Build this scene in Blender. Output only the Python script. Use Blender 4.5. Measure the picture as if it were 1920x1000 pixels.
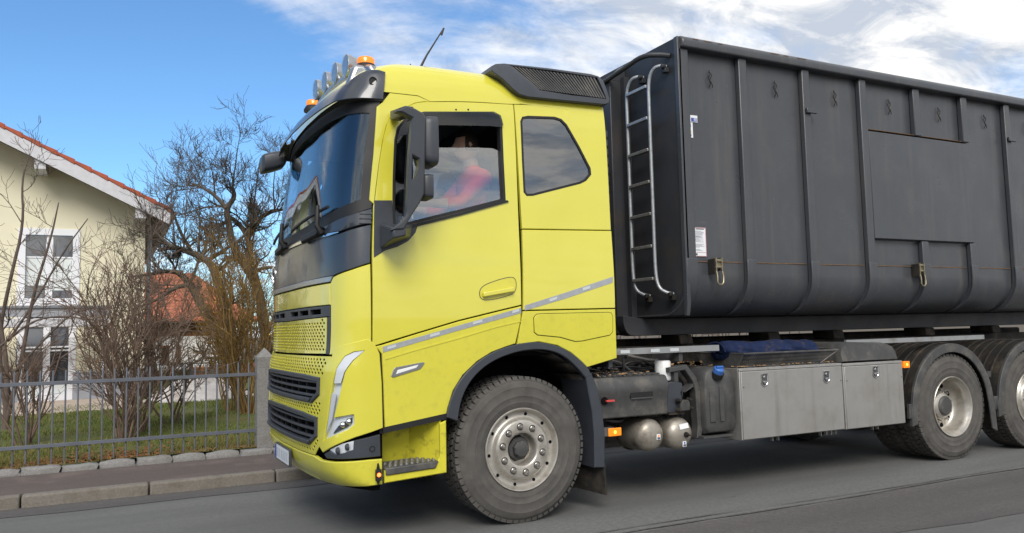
import bpy, bmesh, math, random
import numpy as np
from mathutils import Vector, Matrix
from mathutils.geometry import delaunay_2d_cdt
R = math.radians
scene = bpy.context.scene
COL = scene.collection
for o in list(bpy.data.objects): bpy.data.objects.remove(o)

# ---------------------------------------------------------------- camera
cam_data = bpy.data.cameras.new('camera'); cam = bpy.data.objects.new('camera', cam_data); COL.objects.link(cam)
CAM_YAW, CAM_PITCH, CAM_ROLL = 0.472098, 0.0794145, -0.0235857
_f = Vector((math.sin(CAM_YAW)*math.cos(CAM_PITCH), math.cos(CAM_YAW)*math.cos(CAM_PITCH), math.sin(CAM_PITCH)))
_r = Vector((math.cos(CAM_YAW), -math.sin(CAM_YAW), 0)); _u = _r.cross(_f)
_r2 = _r*math.cos(CAM_ROLL)+_u*math.sin(CAM_ROLL); _u2 = _r2.cross(_f)
_m = Matrix((_r2, _u2, -_f)).transposed().to_4x4(); _m.translation = Vector((-2.771, -5.3, 1.4133))
cam.matrix_world = _m
cam_data.sensor_width = 36.0; cam_data.lens = 36.0*1501.57/1920.0
cam_data.clip_start = 0.05; cam_data.clip_end = 3000
scene.camera = cam

# ---------------------------------------------------------------- light
SUN_ELEV, SUN_AZ = 40.0, -24.0          # degrees; azimuth measured from -Y towards +X
_se, _sa = R(SUN_ELEV), R(SUN_AZ)
to_sun = Vector((math.sin(_sa)*math.cos(_se), -math.cos(_sa)*math.cos(_se), math.sin(_se)))
sl = bpy.data.lights.new('sun', 'SUN'); sl.energy = 2.1; sl.angle = R(30); sl.color = (1.0, 0.955, 0.89)
so = bpy.data.objects.new('sun', sl); COL.objects.link(so); so.rotation_euler = to_sun.to_track_quat('Z', 'Y').to_euler()
so.location = (0, -20, 30)
world = bpy.data.worlds.new('World'); scene.world = world; world.use_nodes = True
def build_world():
    nt = world.node_tree; nt.nodes.clear(); N = nt.nodes.new; L = nt.links.new
    out = N('ShaderNodeOutputWorld'); bg = N('ShaderNodeBackground'); L(bg.outputs[0], out.inputs[0])
    bg.inputs[1].default_value = 0.14
    sky = N('ShaderNodeTexSky'); sky.sky_type = 'NISHITA'; sky.sun_disc = False
    sky.sun_elevation = _se; sky.sun_rotation = math.atan2(to_sun.x, to_sun.y); sky.air_density = 1.0; sky.dust_density = 0.4; sky.ozone_density = 2.0
    def math_(op, a, b=None, clamp=False):
        n = N('ShaderNodeMath'); n.operation = op; n.use_clamp = clamp
        for i, v in enumerate((a, b)):
            if v is None: continue
            if isinstance(v, (int, float)): n.inputs[i].default_value = v
            else: L(v, n.inputs[i])
        return n.outputs[0]
    tc = N('ShaderNodeTexCoord'); sep = N('ShaderNodeSeparateXYZ'); L(tc.outputs['Generated'], sep.inputs[0])
    den = math_('ADD', math_('MAXIMUM', sep.outputs[2], 0.0), 0.22)
    cmb = N('ShaderNodeCombineXYZ'); L(math_('DIVIDE', sep.outputs[0], den), cmb.inputs[0]); L(math_('DIVIDE', sep.outputs[1], den), cmb.inputs[1])
    def noise(scale, detail, rough, dist, off=(0,0,0), stretch=(1,1,1)):
        mp = N('ShaderNodeMapping'); L(cmb.outputs[0], mp.inputs[0]); mp.inputs['Location'].default_value = off; mp.inputs['Scale'].default_value = stretch
        mp.inputs['Rotation'].default_value = (0, 0, R(25))
        n = N('ShaderNodeTexNoise'); L(mp.outputs[0], n.inputs['Vector']); n.inputs['Scale'].default_value = scale; n.inputs['Detail'].default_value = detail
        n.inputs['Roughness'].default_value = rough; n.inputs['Distortion'].default_value = dist
        return n.outputs['Fac']
    n1 = noise(0.95, 9, 0.58, 0.5, (3.1, 1.7, 0), (1.0, 1.35, 1)); n2 = noise(3.2, 8, 0.62, 0.3, (7, 2, 0), (1, 1.4, 1))
    cov = math_('ADD', math_('MULTIPLY', n1, 0.72), math_('MULTIPLY', n2, 0.28))
    # a broad gap in the cloud deck over the village to the north-west
    def toward(d, c0, c1):
        v = N('ShaderNodeVectorMath'); v.operation = 'DOT_PRODUCT'; L(tc.outputs['Generated'], v.inputs[0]); v.inputs[1].default_value = Vector(d).normalized()
        mr = N('ShaderNodeMapRange'); mr.interpolation_type = 'SMOOTHSTEP'; L(v.outputs['Value'], mr.inputs[0])
        mr.inputs[1].default_value = math.cos(R(c0)); mr.inputs[2].default_value = math.cos(R(c1)); mr.inputs[3].default_value = 0; mr.inputs[4].default_value = 1
        return mr.outputs[0]
    gap = math_('MAXIMUM', toward((-0.10, 0.98, 0.07), 29, 17), toward((-0.85, 0.50, 0.22), 48, 26))
    low = N('ShaderNodeMapRange'); low.interpolation_type = 'SMOOTHSTEP'; L(sep.outputs[2], low.inputs[0]); low.inputs[1].default_value = 0.20; low.inputs[2].default_value = 0.06
    cov = math_('SUBTRACT', math_('ADD', cov, 0.085), math_('MULTIPLY', gap, 0.28))
    cov = math_('ADD', cov, math_('MULTIPLY', low.outputs[0], 0.20))                       # cloud banks pile up towards the horizon
    cov = math_('ADD', cov, math_('MULTIPLY', toward((0.07, 0.885, 0.46), 13, 4), 0.14))    # thin streak high over the garden
    ramp = N('ShaderNodeMapRange'); ramp.interpolation_type = 'SMOOTHSTEP'; L(cov, ramp.inputs[0]); ramp.inputs[1].default_value = 0.40; ramp.inputs[2].default_value = 0.60
    shade = N('ShaderNodeMapRange'); L(noise(4.2, 10, 0.62, 0.5, (1.3, 9.2, 0), (1, 1.5, 1)), shade.inputs[0]); shade.inputs[1].default_value = 0.40; shade.inputs[2].default_value = 0.58
    cc = N('ShaderNodeMix'); cc.data_type = 'RGBA'; L(shade.outputs[0], cc.inputs[0])
    cc.inputs[6].default_value = (2.8, 3.1, 3.6, 1); cc.inputs[7].default_value = (5.6, 5.5, 5.3, 1)
    tint = N('ShaderNodeMix'); tint.data_type = 'RGBA'; tint.blend_type = 'MULTIPLY'; tint.inputs[0].default_value = 1.0
    L(sky.outputs[0], tint.inputs[6]); tint.inputs[7].default_value = (0.50, 0.71, 0.86, 1)
    mx = N('ShaderNodeMix'); mx.data_type = 'RGBA'; L(ramp.outputs[0], mx.inputs[0]); L(tint.outputs[2], mx.inputs[6]); L(cc.outputs[2], mx.inputs[7])
    L(mx.outputs[2], bg.inputs[0])
build_world()
vs = scene.view_settings; vs.view_transform = 'Standard'; vs.look = 'None'; vs.exposure = 0.58; vs.gamma = 1.0; vs.use_curve_mapping = False
scene.render.engine = 'CYCLES'; scene.cycles.max_bounces = 8; scene.cycles.transparent_max_bounces = 16

# ---------------------------------------------------------------- materials
def mat(name, col, rough=0.5, metal=0.0, spec=0.5, coat=0.0, var=0.0, vscale=3.0, bump=0.0, bscale=60.0, dirt=None, emis=None, col2=None, rvar=0.0):
    """principled material; var = tonal variation, dirt = (colour, amount, scale, threshold)"""
    m = bpy.data.materials.new(name); m.use_nodes = True; nt = m.node_tree; b = nt.nodes['Principled BSDF']; N = nt.nodes.new; L = nt.links.new
    b.inputs['Base Color'].default_value = (*col, 1); b.inputs['Roughness'].default_value = rough; b.inputs['Metallic'].default_value = metal
    b.inputs['Specular IOR Level'].default_value = spec; b.inputs['Coat Weight'].default_value = coat; b.inputs['Coat Roughness'].default_value = 0.05; b.inputs['Coat IOR'].default_value = 1.6
    g = N('ShaderNodeNewGeometry').outputs['Position'] if (var or bump or dirt or col2 or rvar) else None
    def noise(sc, det=6, ro=0.6):
        n = N('ShaderNodeTexNoise'); L(g, n.inputs['Vector']); n.inputs['Scale'].default_value = sc; n.inputs['Detail'].default_value = det; n.inputs['Roughness'].default_value = ro
        return n.outputs['Fac']
    cur = None
    if var or col2:
        mx = N('ShaderNodeMix'); mx.data_type = 'RGBA'
        mr = N('ShaderNodeMapRange'); L(noise(vscale), mr.inputs[0]); mr.inputs[1].default_value = 0.3; mr.inputs[2].default_value = 0.7; L(mr.outputs[0], mx.inputs[0])
        a = tuple(c*(1-var) for c in col); c2 = col2 if col2 else tuple(min(1, c*(1+var)) for c in col)
        mx.inputs[6].default_value = (*a, 1); mx.inputs[7].default_value = (*c2, 1); cur = mx.outputs[2]
    if dirt:
        dc, am, dsc, th = dirt
        mx = N('ShaderNodeMix'); mx.data_type = 'RGBA'; mr = N('ShaderNodeMapRange'); L(noise(dsc, 9, 0.68), mr.inputs[0])
        mr.inputs[1].default_value = th; mr.inputs[2].default_value = th+0.22; mr.inputs[4].default_value = am; L(mr.outputs[0], mx.inputs[0])
        if cur: L(cur, mx.inputs[6])
        else: mx.inputs[6].default_value = (*col, 1)
        mx.inputs[7].default_value = (*dc, 1); cur = mx.outputs[2]
    if cur: L(cur, b.inputs['Base Color'])
    if rvar:
        mr = N('ShaderNodeMapRange'); L(noise(vscale*2.3, 8, 0.65), mr.inputs[0]); mr.inputs[1].default_value = 0.3; mr.inputs[2].default_value = 0.7
        mr.inputs[3].default_value = max(0.02, rough-rvar); mr.inputs[4].default_value = min(1, rough+rvar); L(mr.outputs[0], b.inputs['Roughness'])
    if bump:
        bp = N('ShaderNodeBump'); bp.inputs['Strength'].default_value = bump; bp.inputs['Distance'].default_value = 0.01; L(noise(bscale, 8, 0.65), bp.inputs['Height']); L(bp.outputs[0], b.inputs['Normal'])
    if emis:
        b.inputs['Emission Color'].default_value = (*emis[0], 1); b.inputs['Emission Strength'].default_value = emis[1]
    return m
def glass(name, tint, refl=1.5, rough=0.0):
    m = bpy.data.materials.new(name); m.use_nodes = True; nt = m.node_tree; nt.nodes.clear(); N = nt.nodes.new; L = nt.links.new
    o = N('ShaderNodeOutputMaterial'); mx = N('ShaderNodeMixShader'); t = N('ShaderNodeBsdfTransparent'); g = N('ShaderNodeBsdfGlossy'); lw = N('ShaderNodeLayerWeight'); lw.inputs[0].default_value = 0.5
    t.inputs[0].default_value = (*tint, 1); g.inputs[1].default_value = rough; f0 = ((refl-1)/(refl+1))**2
    pw = N('ShaderNodeMath'); pw.operation = 'POWER'; L(lw.outputs['Facing'], pw.inputs[0]); pw.inputs[1].default_value = 5.0
    f = N('ShaderNodeMath'); f.operation = 'MULTIPLY_ADD'; L(pw.outputs[0], f.inputs[0]); f.inputs[1].default_value = 1-f0; f.inputs[2].default_value = f0
    L(f.outputs[0], mx.inputs[0]); L(t.outputs[0], mx.inputs[1]); L(g.outputs[0], mx.inputs[2]); L(mx.outputs[0], o.inputs[0])
    return m
M = {}
GRIME = (0.10, 0.085, 0.05)
M['paint'] = mat('yellow_paint', (0.625, 0.58, 0.055), 0.26, 0, 0.5, 1.0, var=0.03, vscale=2.0, dirt=(GRIME, 0.035, 16.0, 0.52))
M['paint_low'] = mat('yellow_paint_road_dirt', (0.605, 0.56, 0.052), 0.34, 0, 0.5, 0.5, var=0.04, vscale=3, dirt=(GRIME, 0.14, 17.0, 0.50))
M['paint_step'] = mat('yellow_paint_scuffed', (0.57, 0.52, 0.035), 0.55, 0, 0.4, 0.0, var=0.08, vscale=6, dirt=((0.07, 0.06, 0.03), 0.85, 11.0, 0.54))
M['dark'] = mat('charcoal_plastic', (0.038, 0.043, 0.053), 0.42, 0, 0.5, 0, var=0.12, vscale=4, rvar=0.08)
M['gloss'] = mat('gloss_charcoal_panel', (0.028, 0.034, 0.046), 0.28, 0, 0.5, 0.35, var=0.1, vscale=3)
M['black'] = mat('black_plastic', (0.012, 0.012, 0.013), 0.55, 0, 0.4, var=0.2, vscale=8)
M['void'] = mat('black_void', (0.004, 0.004, 0.005), 0.9, 0, 0.1)  # near black: deep shade of gaps, holes and underside put into the colour
M['dusty'] = mat('dusty_black_plastic', (0.058, 0.058, 0.058), 0.55, 0, 0.45, var=0.25, vscale=5, dirt=((0.17, 0.15, 0.12), 0.6, 5.0, 0.5), bump=0.12, bscale=80)
M['mud'] = mat('muddy_black_frame', (0.018, 0.016, 0.014), 0.75, 0, 0.3, var=0.4, vscale=7, dirt=((0.085, 0.065, 0.045), 0.7, 6, 0.5), bump=0.3, bscale=50)
M['rubber'] = mat('dusty_tyre_rubber', (0.088, 0.083, 0.077), 0.85, 0, 0.25, var=0.25, vscale=7, dirt=((0.055, 0.052, 0.048), 0.6, 9, 0.48), bump=0.25, bscale=120)
M['rubber_dark'] = mat('tyre_tread_rubber', (0.06, 0.055, 0.05), 0.9, 0, 0.2, var=0.3, vscale=20)
M['rim'] = mat('dirty_steel_rim', (0.47, 0.445, 0.40), 0.38, 0.6, 0.5, 0, var=0.12, vscale=9, dirt=((0.24, 0.205, 0.16), 0.7, 8, 0.48), rvar=0.12)
M['nut'] = mat('steel_wheel_nut', (0.42, 0.40, 0.37), 0.28, 0.9, 0.5, dirt=((0.15, 0.13, 0.10), 0.5, 40, 0.5))
M['chrome'] = mat('chrome_trim', (0.72, 0.73, 0.75), 0.16, 1.0)
M['silver'] = mat('satin_silver', (0.42, 0.43, 0.44), 0.30, 0.9, var=0.05)
M['galv'] = mat('galvanised_steel', (0.36, 0.38, 0.40), 0.45, 0.5, var=0.18, vscale=25, rvar=0.1)
M['galv_dirty'] = mat('dirty_galvanised_rung', (0.36, 0.35, 0.32), 0.45, 0.7, dirt=((0.16, 0.14, 0.10), 0.7, 12, 0.48))
M['alu'] = mat('dull_aluminium', (0.36, 0.352, 0.335), 0.46, 0.55, 0.5, var=0.06, vscale=2.2, dirt=((0.22, 0.20, 0.17), 0.5, 2.2, 0.47), bump=0.06, bscale=150, rvar=0.1)
M['alu_edge'] = mat('aluminium_edge', (0.46, 0.45, 0.43), 0.38, 0.7, dirt=((0.22, 0.19, 0.15), 0.6, 12, 0.5))
M['rail'] = mat('dusty_grey_rail', (0.30, 0.31, 0.315), 0.5, 0.4, dirt=((0.14, 0.12, 0.09), 0.7, 6, 0.48))
M['cont'] = mat('anthracite_container_paint', (0.052, 0.0565, 0.065), 0.33, 0, 0.5, 0, var=0.10, vscale=1.2, dirt=((0.082, 0.080, 0.077), 0.5, 2.6, 0.50), rvar=0.08, bump=0.05, bscale=6)
def weathered(m, streak_col, spot_col, sc=1.0):
    """adds downward dirt streaks, pale scuffs and fine scratches over a material's colour"""
    nt = m.node_tree; b = nt.nodes['Principled BSDF']; N = nt.nodes.new; L = nt.links.new
    src = b.inputs['Base Color'].links[0].from_socket; g = N('ShaderNodeNewGeometry').outputs['Position']
    def layer(stretch, scale, lo, hi, amt, col, prev, det=8, ro=0.65):
        mp = N('ShaderNodeMapping'); L(g, mp.inputs[0]); mp.inputs['Scale'].default_value = stretch
        n = N('ShaderNodeTexNoise'); L(mp.outputs[0], n.inputs['Vector']); n.inputs['Scale'].default_value = scale; n.inputs['Detail'].default_value = det; n.inputs['Roughness'].default_value = ro
        mr = N('ShaderNodeMapRange'); L(n.outputs['Fac'], mr.inputs[0]); mr.inputs[1].default_value = lo; mr.inputs[2].default_value = hi; mr.inputs[4].default_value = amt
        x = N('ShaderNodeMix'); x.data_type = 'RGBA'; L(mr.outputs[0], x.inputs[0]); L(prev, x.inputs[6]); x.inputs[7].default_value = (*col, 1); return x.outputs[2]
    c = layer((1, 1, 0.07), 9*sc, 0.52, 0.74, 0.55, streak_col, src)
    c = layer((1, 1, 1), 34*sc, 0.66, 0.72, 0.55, spot_col, c, 4, 0.6)
    c = layer((0.5, 1, 2.2), 5*sc, 0.66, 0.74, 0.5, spot_col, c, 10, 0.75)
    L(c, b.inputs['Base Color'])
weathered(M['cont'], (0.10, 0.092, 0.083), (0.13, 0.125, 0.12)); weathered(M['alu'], (0.20, 0.185, 0.16), (0.46, 0.45, 0.43)); weathered(M['dusty'], (0.03, 0.028, 0.026), (0.16, 0.14, 0.11), 1.5)
M['cont_front'] = mat('shaded_grimy_container_front', (0.030, 0.032, 0.037), 0.48, 0, 0.45, 0, var=0.2, vscale=2, dirt=((0.055, 0.045, 0.035), 0.7, 3.5, 0.48), rvar=0.1)  # front-face shade put into a darker container colour, grime noise on top
M['rust'] = mat('rust', (0.16, 0.085, 0.035), 0.85, var=0.4, vscale=20)
M['amber'] = mat('amber_lens', (0.85, 0.24, 0.01), 0.2, 0, 0.5, 0.4, emis=((1.0, 0.25, 0.01), 0.25))
M['amber_on'] = mat('lit_amber_bulb', (1.0, 0.5, 0.05), 0.3, emis=((1.0, 0.55, 0.06), 2.0))
M['red_on'] = mat('lit_orange_marker', (1.0, 0.15, 0.03), 0.3, emis=((1.0, 0.16, 0.03), 2.5))
M['lens'] = glass('clear_lens', (0.97, 0.98, 0.99), 1.4, 0.02)
M['reflector'] = mat('lamp_reflector', (0.78, 0.80, 0.83), 0.28, 0.25)
M['lamp_grey'] = mat('pale_lamp_trim', (0.66, 0.69, 0.73), 0.18, 0.3)
M['lamp_white'] = mat('white_light_guide', (0.44, 0.46, 0.50), 0.25)
M['windscreen'] = glass('windscreen_glass', (0.70, 0.85, 0.93), 1.9)
M['sideglass'] = glass('side_glass', (0.90, 0.93, 0.93), 2.7)
M['tintglass'] = glass('smoked_glass', (0.34, 0.36, 0.37), 3.0)
M['smoke'] = glass('smoked_deflector', (0.42, 0.44, 0.45), 1.7, 0.06)
M['stripe'] = mat('reflective_stripe', (0.36, 0.38, 0.40), 0.35, 0.3, var=0.1, vscale=30)
M['stripe_hi'] = mat('reflective_stripe_mark', (0.55, 0.58, 0.60), 0.35, 0.2)
M['white'] = mat('white_plastic', (0.75, 0.76, 0.76), 0.4, dirt=((0.25, 0.22, 0.18), 0.5, 8, 0.55))
M['blue_cap'] = mat('blue_plastic_cap', (0.035, 0.13, 0.42), 0.5, var=0.2, vscale=30)
M['tarp'] = mat('navy_blue_cloth', (0.010, 0.019, 0.058), 0.85, 0, 0.2, var=0.35, vscale=14, dirt=((0.12, 0.085, 0.06), 0.75, 5, 0.53), bump=0.4, bscale=40)
M['red_plastic'] = mat('red_lever', (0.55, 0.06, 0.05), 0.5)
M['brass'] = mat('yellow_zinc_buckle', (0.32, 0.28, 0.19), 0.42, 0.8, dirt=((0.06, 0.05, 0.04), 0.6, 30, 0.5))
M['plate'] = mat('number_plate', (0.62, 0.64, 0.66), 0.4, var=0.06, vscale=12)
M['plate_blue'] = mat('number_plate_blue', (0.02, 0.06, 0.35), 0.4)
M['ink'] = mat('dark_print', (0.09, 0.10, 0.12), 0.6)
M['grey_ink'] = mat('faded_print', (0.42, 0.44, 0.47), 0.5)
M['red_ink'] = mat('red_print', (0.45, 0.05, 0.06), 0.6)
M['blue_ink'] = mat('blue_print', (0.04, 0.07, 0.33), 0.6)
M['yellow_ink'] = mat('yellow_print', (0.75, 0.55, 0.05), 0.6)
M['paper'] = mat('label_white', (0.72, 0.74, 0.76), 0.5)
M['cabin'] = mat('cabin_trim', (0.045, 0.046, 0.05), 0.75, var=0.15, vscale=5)
M['liner'] = mat('cabin_headliner', (0.22, 0.22, 0.21), 0.9, var=0.08)
M['seat'] = mat('seat_cloth', (0.035, 0.035, 0.04), 0.9, var=0.2, vscale=20)
M['chips'] = mat('wood_chips', (0.32, 0.20, 0.10), 0.9, var=0.5, vscale=60)

# ---------------------------------------------------------------- mesh helpers
def link(name, me, material=None, parent=None, label=None, cat=None, group=None, kind=None):
    o = bpy.data.objects.new(name, me); COL.objects.link(o)
    if material is not None and me is not None and not len(me.materials): me.materials.append(M[material] if isinstance(material, str) else material)
    if parent is not None:
        o.parent = parent
        if parent.parent is None and parent.type == 'EMPTY': o.location = -parent.location
    for k, v in (('label', label), ('category', cat), ('group', group), ('kind', kind)):
        if v: o[k] = v
    return o
def thing(name, loc, label, cat, group=None):
    o = bpy.data.objects.new(name, None); COL.objects.link(o); o.location = loc; o.empty_display_size = 0.2
    o['label'] = label; o['category'] = cat
    if group: o['group'] = group
    return o
def fin(me, smooth=35, recalc=True):
    if recalc:
        bm = bmesh.new(); bm.from_mesh(me); bmesh.ops.recalc_face_normals(bm, faces=bm.faces); bm.to_mesh(me); bm.free()
    if smooth:
        me.polygons.foreach_set('use_smooth', [True]*len(me.polygons)); me.set_sharp_from_angle(angle=R(smooth))
    me.update(); return me
class MB:
    def __init__(s): s.v = []; s.f = []
    def add(s, v, f):
        n = len(s.v); s.v += [tuple(p) for p in v]; s.f += [tuple(i+n for i in q) for q in f]; return s
    def box(s, x0, x1, y0, y1, z0, z1):
        return s.add([(x0,y0,z0),(x1,y0,z0),(x1,y1,z0),(x0,y1,z0),(x0,y0,z1),(x1,y0,z1),(x1,y1,z1),(x0,y1,z1)],
                     [(0,3,2,1),(4,5,6,7),(0,1,5,4),(1,2,6,5),(2,3,7,6),(3,0,4,7)])
    def hexa(s, a, b):
        """two quads a, b (4 points each) joined"""
        return s.add(list(a)+list(b), [(0,3,2,1),(4,5,6,7),(0,1,5,4),(1,2,6,5),(2,3,7,6),(3,0,4,7)])
    def prism(s, poly, a, b, axis='Y'):
        n = len(poly)
        def P(p, t):
            return {'Y': (p[0], t, p[1]), 'X': (t, p[0], p[1]), 'Z': (p[0], p[1], t)}[axis]
        return s.add([P(p, a) for p in poly]+[P(p, b) for p in poly], [tuple(range(n)), tuple(range(2*n-1, n-1, -1))]+[(i, (i+1) % n, n+(i+1) % n, n+i) for i in range(n)])
    def tube(s, pts, r, n=8, cap=True):
        pts = [Vector(p) for p in pts]; m = len(pts); base = len(s.v)
        rs = r if isinstance(r, (list, tuple)) else [r]*m
        t = (pts[1]-pts[0]).normalized(); up = Vector((0,0,1)) if abs(t.z) < 0.9 else Vector((1,0,0)); nx = t.cross(up).normalized()
        for i, p in enumerate(pts):
            if i == 0: t = pts[1]-pts[0]
            elif i == m-1: t = pts[-1]-pts[-2]
            else: t = (pts[i+1]-pts[i]).normalized()+(pts[i]-pts[i-1]).normalized()
            t.normalize(); nx = (nx-t*nx.dot(t)).normalized(); ny = t.cross(nx)
            for k in range(n):
                a = 2*math.pi*k/n; s.v.append(tuple(p+(nx*math.cos(a)+ny*math.sin(a))*rs[i]))
        for i in range(m-1):
            for k in range(n):
                a = base+i*n+k; b = base+i*n+(k+1) % n; s.f.append((a, b, b+n, a+n))
        if cap: s.f.append(tuple(base+k for k in range(n-1, -1, -1))); s.f.append(tuple(base+(m-1)*n+k for k in range(n)))
        return s
    def lathe(s, prof, c=(0,0,0), axis='Y', n=32, closed=False, cap0=True):
        base = len(s.v); m = len(prof)
        for r, a in prof:
            for k in range(n):
                t = 2*math.pi*k/n; p, q = r*math.cos(t), r*math.sin(t)
                s.v.append({'Y': (c[0]+p, c[1]+a, c[2]+q), 'X': (c[0]+a, c[1]+p, c[2]+q), 'Z': (c[0]+p, c[1]+q, c[2]+a)}[axis])
        for i in range(m if closed else m-1):
            j = (i+1) % m
            for k in range(n):
                s.f.append((base+i*n+k, base+i*n+(k+1) % n, base+j*n+(k+1) % n, base+j*n+k))
        if not closed:
            if cap0 and prof[0][0] > 1e-6: s.f.append(tuple(base+k for k in range(n-1, -1, -1)))
            if prof[-1][0] > 1e-6: s.f.append(tuple(base+(m-1)*n+k for k in range(n)))
        return s
    def build(s, name, material=None, parent=None, smooth=35, bevel=0, seg=2, **kw):
        me = bpy.data.meshes.new(name); me.from_pydata(s.v, [], s.f); fin(me, smooth)
        o = link(name, me, material, parent, **kw)
        if bevel:
            b = o.modifiers.new('bevel', 'BEVEL'); b.width = bevel; b.segments = seg; b.limit_method = 'ANGLE'; b.angle_limit = R(40); b.harden_normals = False
        return o
def area2(P): return 0.5*sum(P[i][0]*P[(i+1) % len(P)][1]-P[(i+1) % len(P)][0]*P[i][1] for i in range(len(P)))
def inset(P, d):
    """move a polygon's edges inwards by d"""
    if d == 0: return list(P)
    s = 1 if area2(P) > 0 else -1; n = len(P); out = []
    for i in range(n):
        a, b, c = Vector(P[i-1]).to_2d(), Vector(P[i]).to_2d(), Vector(P[(i+1) % n]).to_2d()
        e1 = (b-a).normalized(); e2 = (c-b).normalized(); n1 = Vector((-e1.y, e1.x))*s; n2 = Vector((-e2.y, e2.x))*s
        k = n1+n2; q = max(0.35, k.dot(k)/2) if k.length > 1e-6 else 1
        out.append(tuple(b+k*(d/q)))
    return out
def inside(p, P):
    c = False; x, y = p; j = len(P)-1
    for i in range(len(P)):
        if (P[i][1] > y) != (P[j][1] > y) and x < (P[j][0]-P[i][0])*(y-P[i][1])/(P[j][1]-P[i][1])+P[i][0]: c = not c
        j = i
    return c
def densify(P, step):
    out = []
    for i in range(len(P)):
        a, b = P[i], P[(i+1) % len(P)]; l = math.hypot(b[0]-a[0], b[1]-a[1]); k = max(1, int(math.ceil(l/step)))
        out += [(a[0]+(b[0]-a[0])*t/k, a[1]+(b[1]-a[1])*t/k) for t in range(k)]
    return out
def chaikin(P, n=2, closed=True):
    for _ in range(n):
        out = []; m = len(P)
        rng = range(m if closed else m-1)
        if not closed: out.append(P[0])
        for i in rng:
            a, b = P[i], P[(i+1) % m]
            out.append(tuple(a[k]*0.75+b[k]*0.25 for k in range(len(a)))); out.append(tuple(a[k]*0.25+b[k]*0.75 for k in range(len(a))))
        if not closed: out.append(P[-1])
        P = out
    return P
def tri2d(outline, holes=(), step=0.06):
    loops = [densify(outline, step)]+[densify(h, step) for h in holes]
    pts = []; edges = []
    for lp in loops:
        n = len(pts); pts += [Vector(p) for p in lp]; edges += [(n+i, n+(i+1) % len(lp)) for i in range(len(lp))]
    xs = [p[0] for p in outline]; ys = [p[1] for p in outline]
    allb = np.array([(p.x, p.y) for p in pts])
    x = min(xs)+step*0.5
    while x < max(xs):
        y = min(ys)+step*0.5
        while y < max(ys):
            if inside((x, y), outline) and not any(inside((x, y), h) for h in holes) and np.min(np.sum((allb-(x, y))**2, axis=1)) > (step*0.45)**2:
                pts.append(Vector((x, y)))
            y += step
        x += step
    v, e, f, *_ = delaunay_2d_cdt(pts, edges, [], 0, 1e-6)
    V = [tuple(p) for p in v]; keep = []
    for t in f:
        c = (sum(V[i][0] for i in t)/3, sum(V[i][1] for i in t)/3)
        P = [V[i] for i in t]; ar = abs((P[1][0]-P[0][0])*(P[2][1]-P[0][1])-(P[1][1]-P[0][1])*(P[2][0]-P[0][0])); lm = max(math.dist(P[0], P[1]), math.dist(P[1], P[2]), math.dist(P[2], P[0]))
        if ar/lm < 0.0006: continue                      # slivers on straight rims
        if inside(c, outline) and not any(inside(c, h) for h in holes): keep.append(tuple(t))
    return V, keep
def panel(name, outline, holes, mapf, thick, material, parent, step=0.06, smooth=40, bevel=0.0, **kw):
    """solid sheet with chamfered rims: mapf(a, b, d) gives the point at depth d behind the outer face"""
    b = bevel
    if b: outline = inset(outline, b); holes = [inset(h, -b) for h in holes]
    V, F = tri2d(outline, holes, step); n = len(V)
    F = [t if (V[t[1]][0]-V[t[0]][0])*(V[t[2]][1]-V[t[0]][1])-(V[t[1]][1]-V[t[0]][1])*(V[t[2]][0]-V[t[0]][0]) > 0 else (t[0], t[2], t[1]) for t in F]
    dirs = set()
    for t in F:
        for i in range(3): dirs.add((t[i], t[(i+1) % 3]))
    rim = [(p, q) for (p, q) in dirs if (q, p) not in dirs]
    nrm = {}
    for p, q in rim:
        e = Vector((V[q][0]-V[p][0], V[q][1]-V[p][1])).normalized(); o = Vector((e.y, -e.x))
        for k in (p, q): nrm.setdefault(k, []).append(o)
    verts = [mapf(x, y, 0.0) for x, y in V]+[mapf(x, y, thick) for x, y in V]
    faces = list(F)+[tuple(i+n for i in reversed(t)) for t in F]; idx = {}
    for k, ns in nrm.items():
        m = sum(ns, Vector((0, 0))); m = m*(b/max(0.35*m.length, m.dot(ns[0]))) if m.length > 1e-6 else m
        x, y = V[k][0]+m.x, V[k][1]+m.y; idx[k] = len(verts); verts += [mapf(x, y, b), mapf(x, y, max(b, thick-b))]
    for p, q in rim:
        if b: faces += [(q, p, idx[p], idx[q]), (idx[q], idx[p], idx[p]+1, idx[q]+1), (idx[q]+1, idx[p]+1, p+n, q+n)]
        else: faces.append((q, p, p+n, q+n))
    if not b: verts = verts[:2*n]
    me = bpy.data.meshes.new(name); me.from_pydata(verts, [], faces); fin(me, smooth)
    return link(name, me, material, parent, **kw)

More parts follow.
